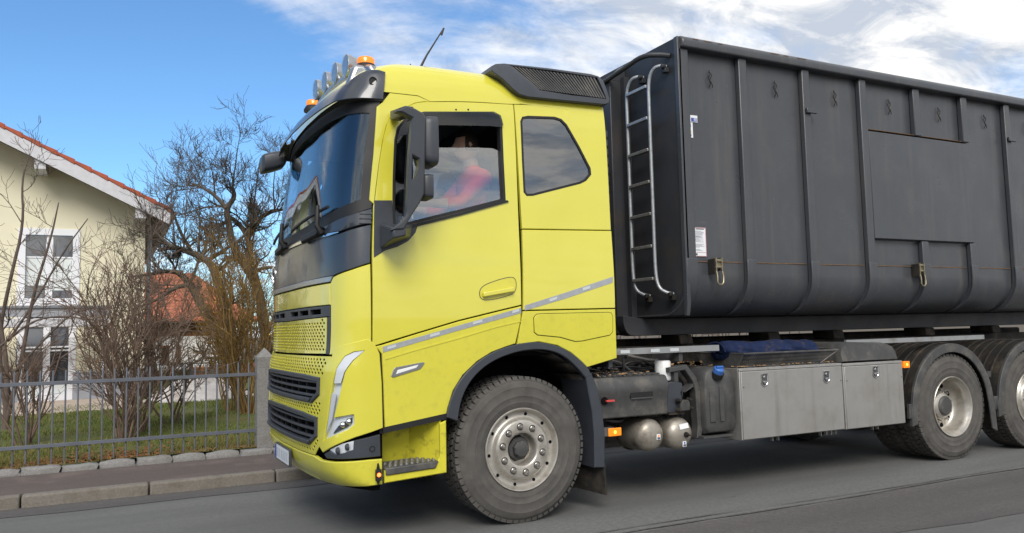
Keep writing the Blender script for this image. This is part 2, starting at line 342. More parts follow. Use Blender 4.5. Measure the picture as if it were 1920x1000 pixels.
# ---------------------------------------------------------------- cab skin
def hermite(T, x):
    n = len(T)
    if x <= T[0][0]: return T[0][1]
    if x >= T[-1][0]: return T[-1][1]
    i = 0
    while x > T[i+1][0]: i += 1
    def sl(k):
        if k == 0: return (T[1][1]-T[0][1])/(T[1][0]-T[0][0])
        if k == n-1: return (T[-1][1]-T[-2][1])/(T[-1][0]-T[-2][0])
        a = (T[k][1]-T[k-1][1])/(T[k][0]-T[k-1][0]); b = (T[k+1][1]-T[k][1])/(T[k+1][0]-T[k][0])
        return 0.0 if a*b <= 0 else 2*a*b/(a+b)
    h = T[i+1][0]-T[i][0]; t = (x-T[i][0])/h
    return ((2*t**3-3*t*t+1)*T[i][1] + (t**3-2*t*t+t)*h*sl(i) + (-2*t**3+3*t*t)*T[i+1][1] + (t**3-t*t)*h*sl(i+1))
PLAN = [(-1.14,0.0),(-1.205,0.012),(-1.262,0.04),(-1.308,0.082),(-1.345,0.14),(-1.374,0.22),(-1.395,0.32),(-1.42,0.50),(-1.445,0.82),(-1.455,1.25)]
_L = [0.0]
for _i in range(1, len(PLAN)):
    _L.append(_L[-1]+math.hypot(PLAN[_i][0]-PLAN[_i-1][0], PLAN[_i][1]-PLAN[_i-1][1]))
_PX = [(l, p[0]) for l, p in zip(_L, PLAN)]; _PY = [(l, p[1]) for l, p in zip(_L, PLAN)]
UC = -1.14-_L[-1]                      # skin coordinate of the cab's centre line
YI = [(0.3,0.03),(0.9,0.016),(1.3,0.005),(1.65,0.0),(1.85,0.004),(2.05,0.016),(2.2,0.028),(2.4,0.041),(2.7,0.060),(2.95,0.079),(3.1,0.095),(3.18,0.110),(3.25,0.132),(3.32,0.168),(3.40,0.24),(3.5,0.39),(3.6,0.64)]
XI = [(0.3,0.10),(0.40,0.06),(0.46,0.0),(0.55,-0.03),(0.7,-0.04),(1.2,-0.03),(1.34,-0.005),(1.5,0.0),(1.9,0.0),(2.2,0.02),(2.6,0.062),(2.9,0.11),(3.1,0.145),(3.18,0.165),(3.25,0.18),(3.32,0.24),(3.40,0.34),(3.5,0.52),(3.6,0.78)]
ZZ = [(0.0,0.0),(3.1,3.1),(3.18,3.195),(3.25,3.28),(3.32,3.355),(3.40,3.415),(3.5,3.455),(3.6,3.475)]
def skin(u, w):
    far = u < UC
    if far: u = 2*UC-u
    if u >= -1.14: x, y = u, 0.0
    else: x, y = hermite(_PX, -1.14-u), hermite(_PY, -1.14-u)
    g = min(1.0, max(0.0, (-0.70-x)/0.62)); g = g*g*(3-2*g)
    if w < 1.5: g = min(1.0, max(0.0, (-1.05-x)/0.3)); g = g*g*(3-2*g)
    x += hermite(XI, w)*g
    yi = hermite(YI, w)
    y = 1.25-(1.25-y)*(1.25-yi)/1.25
    z = hermite(ZZ, w)
    if w > 3.1:
        k = min(1.0, max(0.0, (-0.45-x)/0.8)); z -= 0.05*k*k*min(1, (w-3.1)/0.3)
    if far: y = 2.5-y
    return (x, y, z)
def skin_n(u, w):
    e = 1e-3
    a = skin(u+e, w); b = skin(u-e, w); c = skin(u, w+e); d = skin(u, w-e)
    t = [a[i]-b[i] for i in range(3)]; s = [c[i]-d[i] for i in range(3)]
    n = [t[1]*s[2]-t[2]*s[1], t[2]*s[0]-t[0]*s[2], t[0]*s[1]-t[1]*s[0]]
    l = math.sqrt(sum(v*v for v in n)) or 1.0
    return [v/l for v in n]

def on_skin(off=0.0, far=False):
    def f(u, w, d=0.0):
        p = skin(u, w); n = skin_n(u, w); k = off-d
        q = (p[0]+n[0]*k, p[1]+n[1]*k, p[2]+n[2]*k)
        return (q[0], 2.5-q[1], q[2]) if far else q
    return f
def flat_y(y):
    return lambda a, b, d=0.0: (a, y+d, b)
def flat_x(x):
    return lambda a, b, d=0.0: (x+d, a, b)

# ================================================================ TRUCK: cab
truck = thing('truck', (0, 1.25, 0), 'bright yellow hook-lift truck with dark front panel, carrying a grey container', 'truck')
G = 0.0012
FARC = 2*UC
def mir(P): return [(FARC-u, w) for u, w in P]

# ---- side panels, near side and far side
DOOR = [(0.035,3.151),(-0.253,3.137),(-0.429,3.125),(-0.686,3.099),(-0.776,3.081),(-0.859,3.048),(-0.966,3.01),(-1.027,2.972),(-1.067,2.917),(-1.093,2.814),(-1.111,2.657),(-1.122,2.507),(-1.131,2.384),(-1.141,2.335),(-1.135,1.91),(-1.14,1.354),(-0.984,1.398),(-0.828,1.44),(-0.504,1.526),(-0.161,1.6),(0.008,1.635),(0.018,2.172),(0.027,2.697)]
WIN = [(-0.981,2.807),(-0.958,2.887),(-0.899,2.943),(-0.82,2.983),(-0.725,3.01),(-0.161,3.066),(-0.108,3.051),(-0.088,3.014),(-0.093,2.728),(-0.093,2.429),(-0.473,2.324),(-0.849,2.223),(-0.953,2.192),(-0.982,2.214),(-0.985,2.515)]
QUARTER = [(0.04,3.152),(0.876,3.213),(0.854,2.234),(0.044,2.216),(0.041,2.698)]
QWIN = [(0.088,3.03),(0.105,3.06),(0.153,3.072),(0.394,3.088),(0.452,3.077),(0.497,3.04),(0.597,2.883),(0.689,2.719),(0.69,2.673),(0.641,2.624),(0.589,2.599),(0.148,2.479),(0.101,2.476),(0.08,2.499),(0.081,2.741)]
MIDP = [(0.044,2.211),(0.858,2.23),(0.849,1.604),(0.021,1.595)]
LOWP = [(0.02,1.588),(0.848,1.597),(0.853,1.198),(0.573,1.136),(0.511,1.194),(0.426,1.26),(0.309,1.318),(0.147,1.351),(-0.033,1.336),(0.005,1.518)]
SKIRT = [(-1.12,1.354),(-1.075,1.363),(-0.828,1.432),(-0.504,1.518),(-0.162,1.592),(0.008,1.627),(0.001,1.522),(-0.047,1.341),(-0.131,1.319),(-0.245,1.283),(-0.361,1.22),(-0.475,1.123),(-0.55,1.014),(-0.591,0.893),(-0.604,0.832),(-1.054,0.772),(-1.064,1.091),(-1.075,1.3)]
APIL = [(-1.174,2.375)]+[(-1.136,2.345),(-1.127,2.47),(-1.115,2.625),(-1.098,2.79),(-1.073,2.901),(-1.034,2.960),(-0.972,3.001),(-0.866,3.042),(-0.782,3.078),(-0.70,3.096),(-0.655,3.101),(-0.755,3.1315),(-1.06,3.1315),(-1.13,3.06)]+[(-1.182,3.025),(-1.167,2.691)]
for far in (False, True):
    mp = on_skin(0, far)
    door = panel('door', inset(DOOR, G), [WIN], mp, 0.035, 'paint', truck, 0.07, bevel=0.004)
    panel('door_inner_panel', inset(DOOR, 0.02), [inset(WIN, -0.012)], on_skin(-0.05, far), 0.05, 'cabin', truck, 0.12)
    panel('window_seal', inset(WIN, -0.009), [inset(WIN, 0.013)], on_skin(0.003, far), 0.045, 'black', door, 0.08)
    top = [(-0.561,2.788),(-0.276,2.811),(-0.16,2.814),(-0.116,2.802),(-0.095,2.78)]
    pane = [(-0.096,2.768),(-0.093,2.429),(-0.473,2.324),(-0.849,2.223),(-0.953,2.192),(-0.982,2.214),(-0.985,2.515),(-0.991,2.758)]+top
    panel('door_window_pane', pane, [], on_skin(-0.022, far), 0.004, 'sideglass', door, 0.12, smooth=30)
    qp = panel('side_panel', inset(QUARTER, G), [QWIN], mp, 0.035, 'paint', truck, 0.07, bevel=0.004)
    panel('window_seal', inset(QWIN, -0.007), [inset(QWIN, 0.010)], on_skin(0.002, far), 0.04, 'black', qp, 0.08)
    panel('side_window_pane', QWIN, [], on_skin(-0.006, far), 0.004, 'tintglass', qp, 0.12, smooth=30)
    panel('side_panel', inset(MIDP, G), [], mp, 0.03, 'paint', truck, 0.08, bevel=0.004)
    panel('rear_fender_panel', inset(LOWP, G), [], mp, 0.03, 'paint_low', truck, 0.05, bevel=0.004)
    panel('side_skirt', inset(SKIRT, G), [], mp, 0.03, 'paint_low', truck, 0.05, bevel=0.005)
    panel('windscreen_pillar', inset(APIL, G), [], mp, 0.04, 'paint', truck, 0.04, bevel=0.003)
    # lower roof rail seam filler and dark shell behind the panel gaps
    panel('cab_shell', [(-1.10,0.78),(-0.66,0.86),(-0.50,1.14),(-0.2,1.34),(0.15,1.40),(0.45,1.30),(0.62,1.18),(0.84,1.22),(0.835,2.12),(-1.10,2.10)], [], on_skin(-0.052, far), 0.02, 'void', truck, 0.12)
    # locker flap
    LOCK = [(0.11,1.536),(0.133,1.561),(0.175,1.564),(0.777,1.568),(0.807,1.561),(0.816,1.535),(0.813,1.414),(0.787,1.389),(0.534,1.349),(0.466,1.346),(0.334,1.383),(0.139,1.405),(0.112,1.426)]
    panel('locker_flap', LOCK, [], on_skin(0.006, far), 0.007, 'paint_low', truck, 0.06, bevel=0.002)
    panel('locker_gap', inset(LOCK, -0.005), [inset(LOCK, -0.001)], on_skin(0.0012, far), 0.002, 'void', truck, 0.06)
    # dark corner trim carrying the mirror
    TRIM = [(-1.135,2.372),(-0.996,2.379),(-0.986,2.218),(-0.941,2.185),(-0.792,2.221),(-0.815,2.159),(-0.87,2.097),(-0.954,2.052),(-1.044,2.024),(-1.125,1.973)]
    panel('door_corner_trim', TRIM, [], on_skin(0.006, far), 0.012, 'dark', truck, 0.05, bevel=0.003)
    # belt moulding along the window's lower edge
    panel('window_belt_strip', [(-0.933,2.189),(-0.473,2.312),(-0.075,2.426),(-0.062,2.415),(-0.474,2.292),(-0.925,2.167)], [], on_skin(0.012, far), 0.02, 'black', door, 0.1)
    # reflective stripe
    st = panel('reflective_stripe', [(-1.068,1.35),(-0.828,1.407),(-0.504,1.489),(-0.162,1.572),(0.003,1.613),(0.002,1.574),(-0.163,1.534),(-0.505,1.452),(-0.828,1.371),(-1.068,1.309)], [], on_skin(0.0025, far), 0.003, 'stripe', truck, 0.06)
    st2 = panel('reflective_stripe', [(0.035,1.631),(0.391,1.729),(0.836,1.858),(0.833,1.811),(0.389,1.683),(0.034,1.592)], [], on_skin(0.0025, far), 0.003, 'stripe', truck, 0.08)
    if not far:
        for q, pr in (([(-1.037,1.349),(-0.976,1.364),(-0.976,1.345),(-1.037,1.33)], st), ([(-0.725,1.428),(-0.652,1.445),(-0.652,1.426),(-0.725,1.408)], st), ([(-0.395,1.512),(-0.318,1.531),(-0.319,1.511),(-0.395,1.492)], st), ([(-0.073,1.591),(-0.015,1.607),(-0.016,1.587),(-0.074,1.571)], st),
                      ([(0.247,1.679),(0.314,1.698),(0.313,1.677),(0.247,1.658)], st2), ([(0.547,1.765),(0.617,1.784),(0.615,1.763),(0.546,1.743)], st2)):
            panel('stripe_mark', q, [], on_skin(0.005), 0.002, 'stripe_hi', pr, 0.1)
    # door handle in its bowl
    bowl = panel('handle_recess', chaikin([(-0.34,1.732),(-0.308,1.78),(-0.198,1.82),(-0.074,1.85),(-0.034,1.83),(-0.033,1.761),(-0.061,1.716),(-0.225,1.677),(-0.324,1.673)], 2), [], on_skin(0.0015, far), 0.003, 'paint_low', door, 0.03)
    hb_ = chaikin([(-0.34,1.732),(-0.308,1.78),(-0.198,1.82),(-0.074,1.85),(-0.034,1.83),(-0.033,1.761),(-0.061,1.716),(-0.225,1.677),(-0.324,1.673)], 2)
    panel('recess_edge', inset(hb_, -0.003), [inset(hb_, 0.0015)], on_skin(0.003, far), 0.003, 'dusty', door, 0.05)  # dark ring outlines the flat bowl, its edge shade put into the colour
    hd = MB()
    for (x0, x1, z0, z1, y0, y1) in ((-0.315, -0.065, 1.676, 1.712, -0.034, -0.012), (-0.315, -0.28, 1.676, 1.712, -0.02, 0.0), (-0.10, -0.065, 1.676, 1.712, -0.02, 0.0)):
        z = 0.12*0
        hd.hexa([(x0, y0, z0+0.16*(x0+0.2)), (x1, y0, z0+0.16*(x1+0.2)), (x1, y1, z0+0.16*(x1+0.2)), (x0, y1, z0+0.16*(x0+0.2))],
                [(x0, y0, z1+0.16*(x0+0.2)), (x1, y0, z1+0.16*(x1+0.2)), (x1, y1, z1+0.16*(x1+0.2)), (x0, y1, z1+0.16*(x0+0.2))])
    if far: hd.v = [(a, 2.5-b, c) for a, b, c in hd.v]
    hd.build('door_handle', 'paint', door, bevel=0.008, seg=3)
    # side marker lamp
    mk = panel('marker_lamp_bezel', [(-1.011,1.141),(-0.992,1.192),(-0.977,1.203),(-0.778,1.232),(-0.766,1.224),(-0.79,1.191),(-0.806,1.18),(-0.996,1.132)], [], on_skin(0.006, far), 0.012, 'silver', truck, 0.03, bevel=0.002)
    panel('marker_lamp_lens', [(-0.977,1.154),(-0.965,1.183),(-0.814,1.213),(-0.83,1.193)], [], on_skin(0.009, far), 0.008, 'white', mk, 0.03, bevel=0.002)
# crease highlight ridge under the stripe
panel('skirt_crease', [(-1.053,1.269),(-0.829,1.326),(-0.505,1.401),(-0.207,1.477),(-0.004,1.514),(-0.004,1.506),(-0.207,1.467),(-0.505,1.391),(-0.829,1.316),(-1.053,1.258)], [], on_skin(0.0035), 0.004, 'paint_low', truck, 0.05)
# two small roof-drip bolts above the door window
for p in [(-0.456,3.064),(-0.356,3.074)]:
    q = skin(*p); MB().lathe([(0, -0.004), (0.007, -0.003), (0.008, 0.002)], q, 'Y', 10).build('bolt', 'black', truck)

# smoked wind deflectors round the door window
panel('wind_deflector', [(-0.82,2.991),(-0.712,3.019),(-0.151,3.074),(-0.094,3.052),(-0.077,2.983),(-0.096,2.965),(-0.186,2.965),(-0.696,2.926),(-0.794,2.903)], [], on_skin(0.02), 0.004, 'smoke', truck, 0.05)
panel('wind_deflector', [(-0.97,2.808),(-0.947,2.88),(-0.899,2.929),(-0.842,2.944),(-0.884,2.821),(-0.9,2.557),(-0.924,2.201),(-0.974,2.199),(-0.981,2.515)], [], on_skin(0.02), 0.004, 'smoke', truck, 0.05)
panel('quarter_post', [(-0.862,2.942),(-0.826,2.968),(-0.839,2.674),(-0.866,2.211),(-0.895,2.202),(-0.876,2.671)], [], on_skin(-0.012), 0.03, 'black', truck, 0.06)

# ---- roof: one continuous shell from the gutter over the crown
def roof():
    us = [0.845-i*0.05 for i in range(int((0.845+1.14)/0.05)+1)]+[-1.14-0.03*k for k in range(1, 18)]
    while us[-1]-0.08 > UC: us.append(us[-1]-0.08)
    us.append(UC); full = us+[FARC-u for u in reversed(us[:-1])]
    wsr = [3.137,3.16,3.18,3.2,3.22,3.24,3.26,3.28,3.30,3.32,3.345,3.37,3.40,3.43,3.47,3.51,3.55,3.6]
    V = []; F = []; n = len(full)
    tops = sorted([q for q in DOOR if q[1] > 3.02 and q[0] > -0.70]+[q for q in QUARTER if q[1] > 3.1])
    def wlow(u):
        uu = u if u > UC else FARC-u
        return hermite(tops, uu)+0.001 if uu > -0.655 else (3.1335 if uu < -0.755 else 3.1335-0.031*(uu+0.755)/0.1)
    for i, w in enumerate(wsr): V += [skin(u, w if i else wlow(u)) for u in full]
    for i in range(len(wsr)-1):
        for k in range(n-1): F.append((i*n+k, i*n+k+1, (i+1)*n+k+1, (i+1)*n+k))
    top = (len(wsr)-1)*n; m = len(us)-1; c0 = len(V)
    for k in range(m): p = V[top+k]; V.append((p[0], 1.25, p[2]+0.03))
    def cen(k): return c0+k if k < m else top+m
    for k in range(m):
        F.append((top+k, top+k+1, cen(k+1), cen(k)) if k+1 < m else (top+k, top+m, cen(k)))
        F.append((top+n-1-k, cen(k), cen(k+1), top+n-2-k) if k+1 < m else (top+n-1-k, cen(k), top+m))
    me = bpy.data.meshes.new('roof'); me.from_pydata(V, [], F); fin(me, 60)
    o = link('roof', me, 'paint', truck)
    V2 = [(p[0]*0.985, 1.25+(p[1]-1.25)*0.955, p[2]-0.055) for p in V]
    me2 = bpy.data.meshes.new('headliner'); me2.from_pydata(V2, [], F); fin(me2, 60); link('headliner', me2, 'liner', truck)
    return o
roof()
# rear wall, floor, dark engine tunnel
rw = MB(); rw.prism([(0.05,1.1),(0.06,2.3),(0.11,2.9),(0.16,3.15),(0.30,3.34),(1.25,3.44),(2.20,3.34),(2.34,3.15),(2.39,2.9),(2.44,2.3),(2.45,1.1)], 0.80, 0.835, 'X'); rw.build('cab_rear_wall', 'dark', truck)
MB().box(-1.05, 0.79, 0.08, 2.42, 1.48, 1.56).build('cab_floor', 'cabin', truck)
MB().box(-1.0, 0.78, 0.10, 2.40, 1.22, 1.40).build('underfloor', 'void', truck)
eng = MB().box(-1.12, 0.75, 0.62, 1.88, 0.45, 1.2).box(-1.0, 0.2, 0.5, 2.0, 0.62, 1.2)
eng.build('engine_block', 'void', truck, bevel=0.03)
FR = [u for u in np.linspace(-1.05, FARC+1.05, 60)]
sh = MB(); nV = len(FR)
for w in (0.5, 0.8, 1.1, 1.4, 1.7, 2.1):
    for u in FR: sh.v.append(on_skin(-0.075)(float(u), w))
for i in range(5):
    for k in range(nV-1): sh.f.append((i*nV+k, i*nV+k+1, (i+1)*nV+k+1, (i+1)*nV+k))
sh.build('front_shell', 'void', truck)  # unseen backing added to keep the front panel gaps dark

# ---- front face
WB = [(-1.165,2.33),(-1.3,2.285),(-1.5,2.245),(-1.9,2.205),(UC,2.19)]
WT = [(-1.165,3.05),(-1.3,3.06),(-1.5,3.07),(-1.9,3.08),(UC,3.085)]
def full(P): return P+[(FARC-u, w) for u, w in reversed(P[:-1])]
wso = full(WB)+list(reversed(full(WT)))
ws_ = panel('windscreen', wso, [], on_skin(-0.012), 0.006, 'windscreen', truck, 0.08, smooth=50)
panel('windscreen_surround', inset(wso, -0.012), [inset(wso, 0.072)], on_skin(-0.006), 0.03, 'black', truck, 0.06)
# dark panel below the windscreen, in two layers split by a slim chrome line
SP = [(-1.15,2.315),(-1.3,2.27),(-1.5,2.23),(-1.9,2.19),(UC,2.176)]
SB = [(-1.15,2.215),(-1.38,2.165),(-1.7,2.16),(-2.1,2.165),(UC,2.17)]
SP2 = [(-1.15,2.205),(-1.38,2.150),(-1.7,2.145),(-2.1,2.148),(UC,2.15)]
SB2 = [(-1.15,1.937),(-1.28,1.895),(-1.443,1.857),(-1.9,1.85),(UC,1.85)]
panel('cowl_panel', full(SP)+list(reversed(full(SB))), [], on_skin(0.006), 0.03, 'gloss', truck, 0.05, bevel=0.004)
panel('front_panel', full(SP2)+list(reversed(full(SB2))), [], on_skin(0.0), 0.03, 'gloss', truck, 0.05, bevel=0.004)
panel('trim_line', full([(-1.39,2.159),(-1.5,2.160),(-1.9,2.166),(UC,2.168)])+list(reversed(full([(-1.385,2.154),(-1.5,2.142),(-1.9,2.146),(UC,2.148)]))), [], on_skin(0.012), 0.012, 'chrome', truck, 0.06)
panel('trim_strip', full([(-1.445,1.855),(UC,1.848)])+list(reversed(full([(-1.475,1.815),(UC,1.807)]))), [], on_skin(0.004), 0.02, 'silver', truck, 0.06, bevel=0.004)
# round badge on the dark panel
bp = on_skin(0.004)(FARC+1.75, 1.99)
MB().lathe([(0.080, 0.0), (0.080, -0.010), (0.062, -0.010), (0.060, 0.0)], bp, 'X', 32).build('badge_ring', 'chrome', truck)
# three little fins at the near and far upper corner
for far in (False, True):
    for k, w in enumerate((2.285, 2.252, 2.219)):
        panel('corner_fin', [(-1.149, w), (-1.149, w-0.011), (-1.235, w-0.011), (-1.225, w-0.003)], [], on_skin(0.014, far), 0.012, 'dark', truck, 0.03)
# yellow bonnet lid and corner panels
HP = full([(-1.485,1.808),(UC,1.80)])+list(reversed(full([(-1.485,1.652),(UC,1.652)])))
panel('bonnet_lid', inset(HP, G), [], on_skin(0.0), 0.03, 'paint', truck, 0.06, bevel=0.005)
CP = [(-1.148,1.93),(-1.28,1.889),(-1.443,1.849),(-1.478,1.81),(-1.482,1.30),(-1.40,1.308),(-1.30,1.325),(-1.148,1.365)]
for far in (False, True):
    panel('corner_panel', inset(CP, G), [], on_skin(0.0, far), 0.03, 'paint', truck, 0.03, bevel=0.004)
IB = full([(-1.485,1.648),(UC,1.645)])+list(reversed(full([(-1.485,1.572),(UC,1.56)])))
ih = [[(u0,1.592),(u1,1.592),(u1,1.628),(u0,1.628)] for u0, u1 in ((-1.85,-1.63),(-2.12,-1.89),(-2.40,-2.16),(FARC+2.12,FARC+1.89),(FARC+2.40,FARC+2.16),(FARC+1.85,FARC+1.63))]
panel('air_inlet_band', IB, ih, on_skin(0.004), 0.03, 'dark', truck, 0.05, bevel=0.003)
for far in (False, True):
    panel('grille_edge_trim', [(-1.487,1.57),(-1.532,1.57),(-1.535,1.305),(-1.487,1.305)], [], on_skin(0.002, far), 0.03, 'dark', truck, 0.04, bevel=0.003)
def perforate(zone, holes, pu, pw, hu, hw):
    """rows of staggered lens-shaped holes inside a zone"""
    out = []; us = [p[0] for p in zone]; wz = [p[1] for p in zone]; r = 0; w = min(wz)+pw*0.7
    while w < max(wz):
        u = min(us)+pu*(0.5 if r % 2 else 1.0)
        while u < max(us):
            h = [(u-hu/2, w), (u-hu*0.22, w-hw/2), (u+hu*0.22, w-hw/2), (u+hu/2, w), (u+hu*0.22, w+hw/2), (u-hu*0.22, w+hw/2)]
            b = [(u-hu*0.8, w-hw*0.8), (u+hu*0.8, w-hw*0.8), (u+hu*0.8, w+hw*0.8), (u-hu*0.8, w+hw*0.8)]
            if all(inside(q, zone) for q in b) and not any(inside(q, k) for k in holes for q in b): out.append(h)
            u += pu
        w += pw*0.5*2*0.5; r += 1
    return out
def grille_panel(name, outline, cut, off, pu, pw, hu, hw, material):
    hs = perforate(outline, cut, pu, pw, hu, hw)
    pts = []; edges = []
    loops = [densify(outline, 0.05)]+[densify(c, 0.05) for c in cut]+hs
    for lp in loops:
        n = len(pts); pts += [Vector(p) for p in lp]; edges += [(n+i, n+(i+1) % len(lp)) for i in range(len(lp))]
    v, e, f, *_ = delaunay_2d_cdt(pts, edges, [], 0, 1e-6)
    V = [tuple(p) for p in v]; hc = np.array([(sum(q[0] for q in h)/6, sum(q[1] for q in h)/6) for h in hs]) if hs else np.zeros((1, 2))
    F = []
    for t in f:
        c = (sum(V[i][0] for i in t)/3, sum(V[i][1] for i in t)/3)
        if not inside(c, outline) or any(inside(c, k) for k in cut): continue
        j = int(np.argmin((hc[:, 0]-c[0])**2+((hc[:, 1]-c[1])*2)**2))
        if hs and inside(c, hs[j]): continue
        F.append(tuple(t))
    n = len(V); th = 0.005; a = on_skin(off)
    verts = [a(p, q, 0.0) for p, q in V]+[a(p, q, th) for p, q in V]
    faces = list(F)+[tuple(i+n for i in reversed(t)) for t in F]; cnt = set()
    for t in F:
        for i in range(3): cnt.add((t[i], t[(i+1) % 3]))
    for (p, q) in cnt:
        if (q, p) not in cnt: faces.append((q, p, p+n, q+n))
    me = bpy.data.meshes.new(name); me.from_pydata(verts, [], faces); fin(me, 30)
    return link(name, me, material, truck)
grille_panel('upper_grille', full([(-1.542,1.566),(UC,1.555)])+list(reversed(full([(-1.542,1.31),(UC,1.305)]))), [], 0.0, 0.058, 0.047, 0.037, 0.0185, 'paint')
INT1 = full([(-1.575,1.135),(-1.9,1.15),(UC,1.155)])+list(reversed(full([(-1.575,1.02),(-1.70,0.958),(UC,0.958)])))
INT2 = full([(-1.60,0.852),(-1.9,0.872),(UC,0.88)])+list(reversed(full([(-1.60,0.725),(-1.74,0.655),(UC,0.655)])))
LGO = [(-1.43,1.29),(FARC+1.43,1.29),(FARC+1.505,1.20),(FARC+1.512,1.12),(FARC+1.56,0.66),(FARC+1.66,0.585),(-1.66,0.585),(-1.56,0.66),(-1.512,1.12),(-1.505,1.20)]
grille_panel('lower_grille', LGO, [INT1, INT2], 0.0, 0.060, 0.048, 0.037, 0.0185, 'paint_low')
def intake(O, name):
    fr = panel(name, inset(O, -0.006), [inset(O, 0.030)], on_skin(0.014), 0.05, 'dark', truck, 0.05, bevel=0.006)
    ws2 = [p[1] for p in O]; lo, hi = min(ws2), max(ws2); us2 = [p[0] for p in O]
    for k in range(1, 4):
        w = lo+(hi-lo)*k/4.0
        a = max(u for u in np.linspace(UC, -1.5, 80) if inside((u, w), inset(O, 0.02)))
        panel('slat', [(a, w+0.008), (FARC-a, w+0.008), (FARC-a, w-0.010), (a, w-0.010)], [], on_skin(-0.002), 0.03, 'dark', fr, 0.09, bevel=0.003)
    for k in range(-3, 4):
        u = UC+k*0.21; panel('divider', [(u-0.006, lo+0.03), (u+0.006, lo+0.03), (u+0.006, hi-0.02), (u-0.006, hi-0.02)], [], on_skin(-0.02), 0.03, 'black', fr, 0.2)
    panel('intake_sill', [(-1.72, lo+0.004), (FARC+1.72, lo+0.004), (FARC+1.70, lo+0.030), (-1.70, lo+0.030)], [], on_skin(0.024), 0.02, 'dark', fr, 0.06, bevel=0.004)
intake(INT1, 'air_intake'); intake(INT2, 'air_intake')
# headlamp corner pieces
HC = [(-1.446,1.352),(-1.277,1.384),(-1.17,1.411),(-1.145,1.388),(-1.112,1.353),(-1.09,1.301),(-1.075,1.092),(-1.068,0.784),(-1.226,0.734),(-1.511,0.616)]+[(-1.565,0.655),(-1.517,1.12),(-1.51,1.20),(-1.44,1.285)]
HL = [(-1.261,1.321),(-1.187,1.33),(-1.254,1.262),(-1.301,1.182),(-1.337,1.024),(-1.38,0.865),(-1.241,0.89),(-1.237,0.826),(-1.273,0.788),(-1.496,0.699),(-1.443,0.862),(-1.411,1.063),(-1.368,1.205),(-1.318,1.292)]
FOG = [(-1.506,0.606),(-1.232,0.713),(-1.086,0.741),(-1.083,0.591),(-1.473,0.579)]
FLENS = [(-1.438,0.638),(-1.319,0.685),(-1.241,0.704),(-1.245,0.648),(-1.303,0.627),(-1.369,0.613)]
BUMP = [(-1.075,0.42),(-1.075,0.575),(-1.15,0.572),(-1.35,0.562),(-1.55,0.563),(-1.64,0.577),(UC,0.577)]
BUMPB = [(-1.075,0.40),(-1.3,0.392),(-1.5,0.383),(-1.8,0.372),(UC,0.368)]
for far in (False, True):
    hc = panel('headlamp_surround', inset(HC, G), [HL], on_skin(0.004, far), 0.03, 'paint', truck, 0.03, bevel=0.004)
    hb = panel('headlamp', inset(HL, -0.004), [], on_skin(-0.022, far), 0.02, 'reflector', truck, 0.03)
    panel('headlamp_lens', inset(HL, 0.002), [], on_skin(-0.004, far), 0.004, 'lens', hb, 0.03)
    up = [(-1.261,1.321),(-1.187,1.33),(-1.254,1.262),(-1.301,1.182),(-1.325,1.102),(-1.388,1.101),(-1.368,1.205),(-1.318,1.292)]
    panel('daytime_strip', inset(up, 0.004), [], on_skin(0.004, far), 0.01, 'lamp_grey', hb, 0.03)
    panel('light_guide', [(-1.401,1.038),(-1.361,1.024),(-1.395,0.857),(-1.454,0.758),(-1.431,0.863)], [], on_skin(0.003, far), 0.008, 'lamp_white', hb, 0.03)
    br = [(-1.352,0.808),(-1.251,0.87),(-1.251,0.833),(-1.284,0.801),(-1.4,0.754)]
    panel('projector_bezel', br, [], on_skin(-0.012, far), 0.01, 'dark', hb, 0.03)
    for q in ([(-1.319,0.819)][0], [(-1.277,0.841)][0]):
        c = on_skin(-0.010, far)(*q); MB().lathe([(0, -0.016), (0.014, -0.012), (0.022, 0.0), (0.022, 0.012)], c, 'X', 16).build('projector', 'chrome', hb)
    fg = panel('fog_lamp_housing', inset(FOG, G), [FLENS], on_skin(0.0, far), 0.04, 'dark', truck, 0.03, bevel=0.004)
    panel('fog_reflector', inset(FLENS, -0.003), [], on_skin(-0.014, far), 0.01, 'reflector', fg, 0.03)
    panel('fog_lens', FLENS, [], on_skin(-0.003, far), 0.004, 'lens', fg, 0.03)
    for q in ([(-1.354,0.64)][0], [(-1.284,0.667)][0]):
        c = on_skin(-0.004, far)(*q); MB().lathe([(0, -0.014), (0.016, -0.01), (0.024, 0.0), (0.024, 0.01)], c, 'X', 14).build('fog_bulb', 'dark', fg)
    pl = on_skin(0.002, far)(*[(-1.136,0.647)][0]); sg = -1 if not far else 1
    MB().lathe([(0.0, 0.012), (0.012, 0.012), (0.014, 0.0), (0.021, 0.0), (0.021, 0.02)], (pl[0], pl[1], pl[2]), 'Y', 20).build('towing_eye_plug', 'black', fg)
bo = [(-1.075,0.41),(-1.075,0.572),(-1.16,0.574),(-1.40,0.562),(-1.56,0.560),(-1.66,0.578),(UC,0.578)]
bout = full(bo)+list(reversed(full(BUMPB)))
panel('bumper', bout, [], on_skin(0.006), 0.03, 'paint_low', truck, 0.035, bevel=0.006)
panel('bumper_underside', full([(-1.075,0.402),(UC,0.37)])+list(reversed(full([(-1.08,0.35),(UC,0.33)]))), [], on_skin(-0.05), 0.05, 'void', truck, 0.08)
# sunken black strip: shade of the gap between headlamp corner and skirt
panel('corner_gap_backing', [(-1.163,1.414),(-1.135,1.413),(-1.083,1.352),(-1.061,1.165),(-1.054,0.794),(-1.046,0.749),(-1.083,0.745),(-1.089,1.167),(-1.105,1.316),(-1.134,1.372)], [], on_skin(-0.018), 0.03, 'black', truck, 0.04)
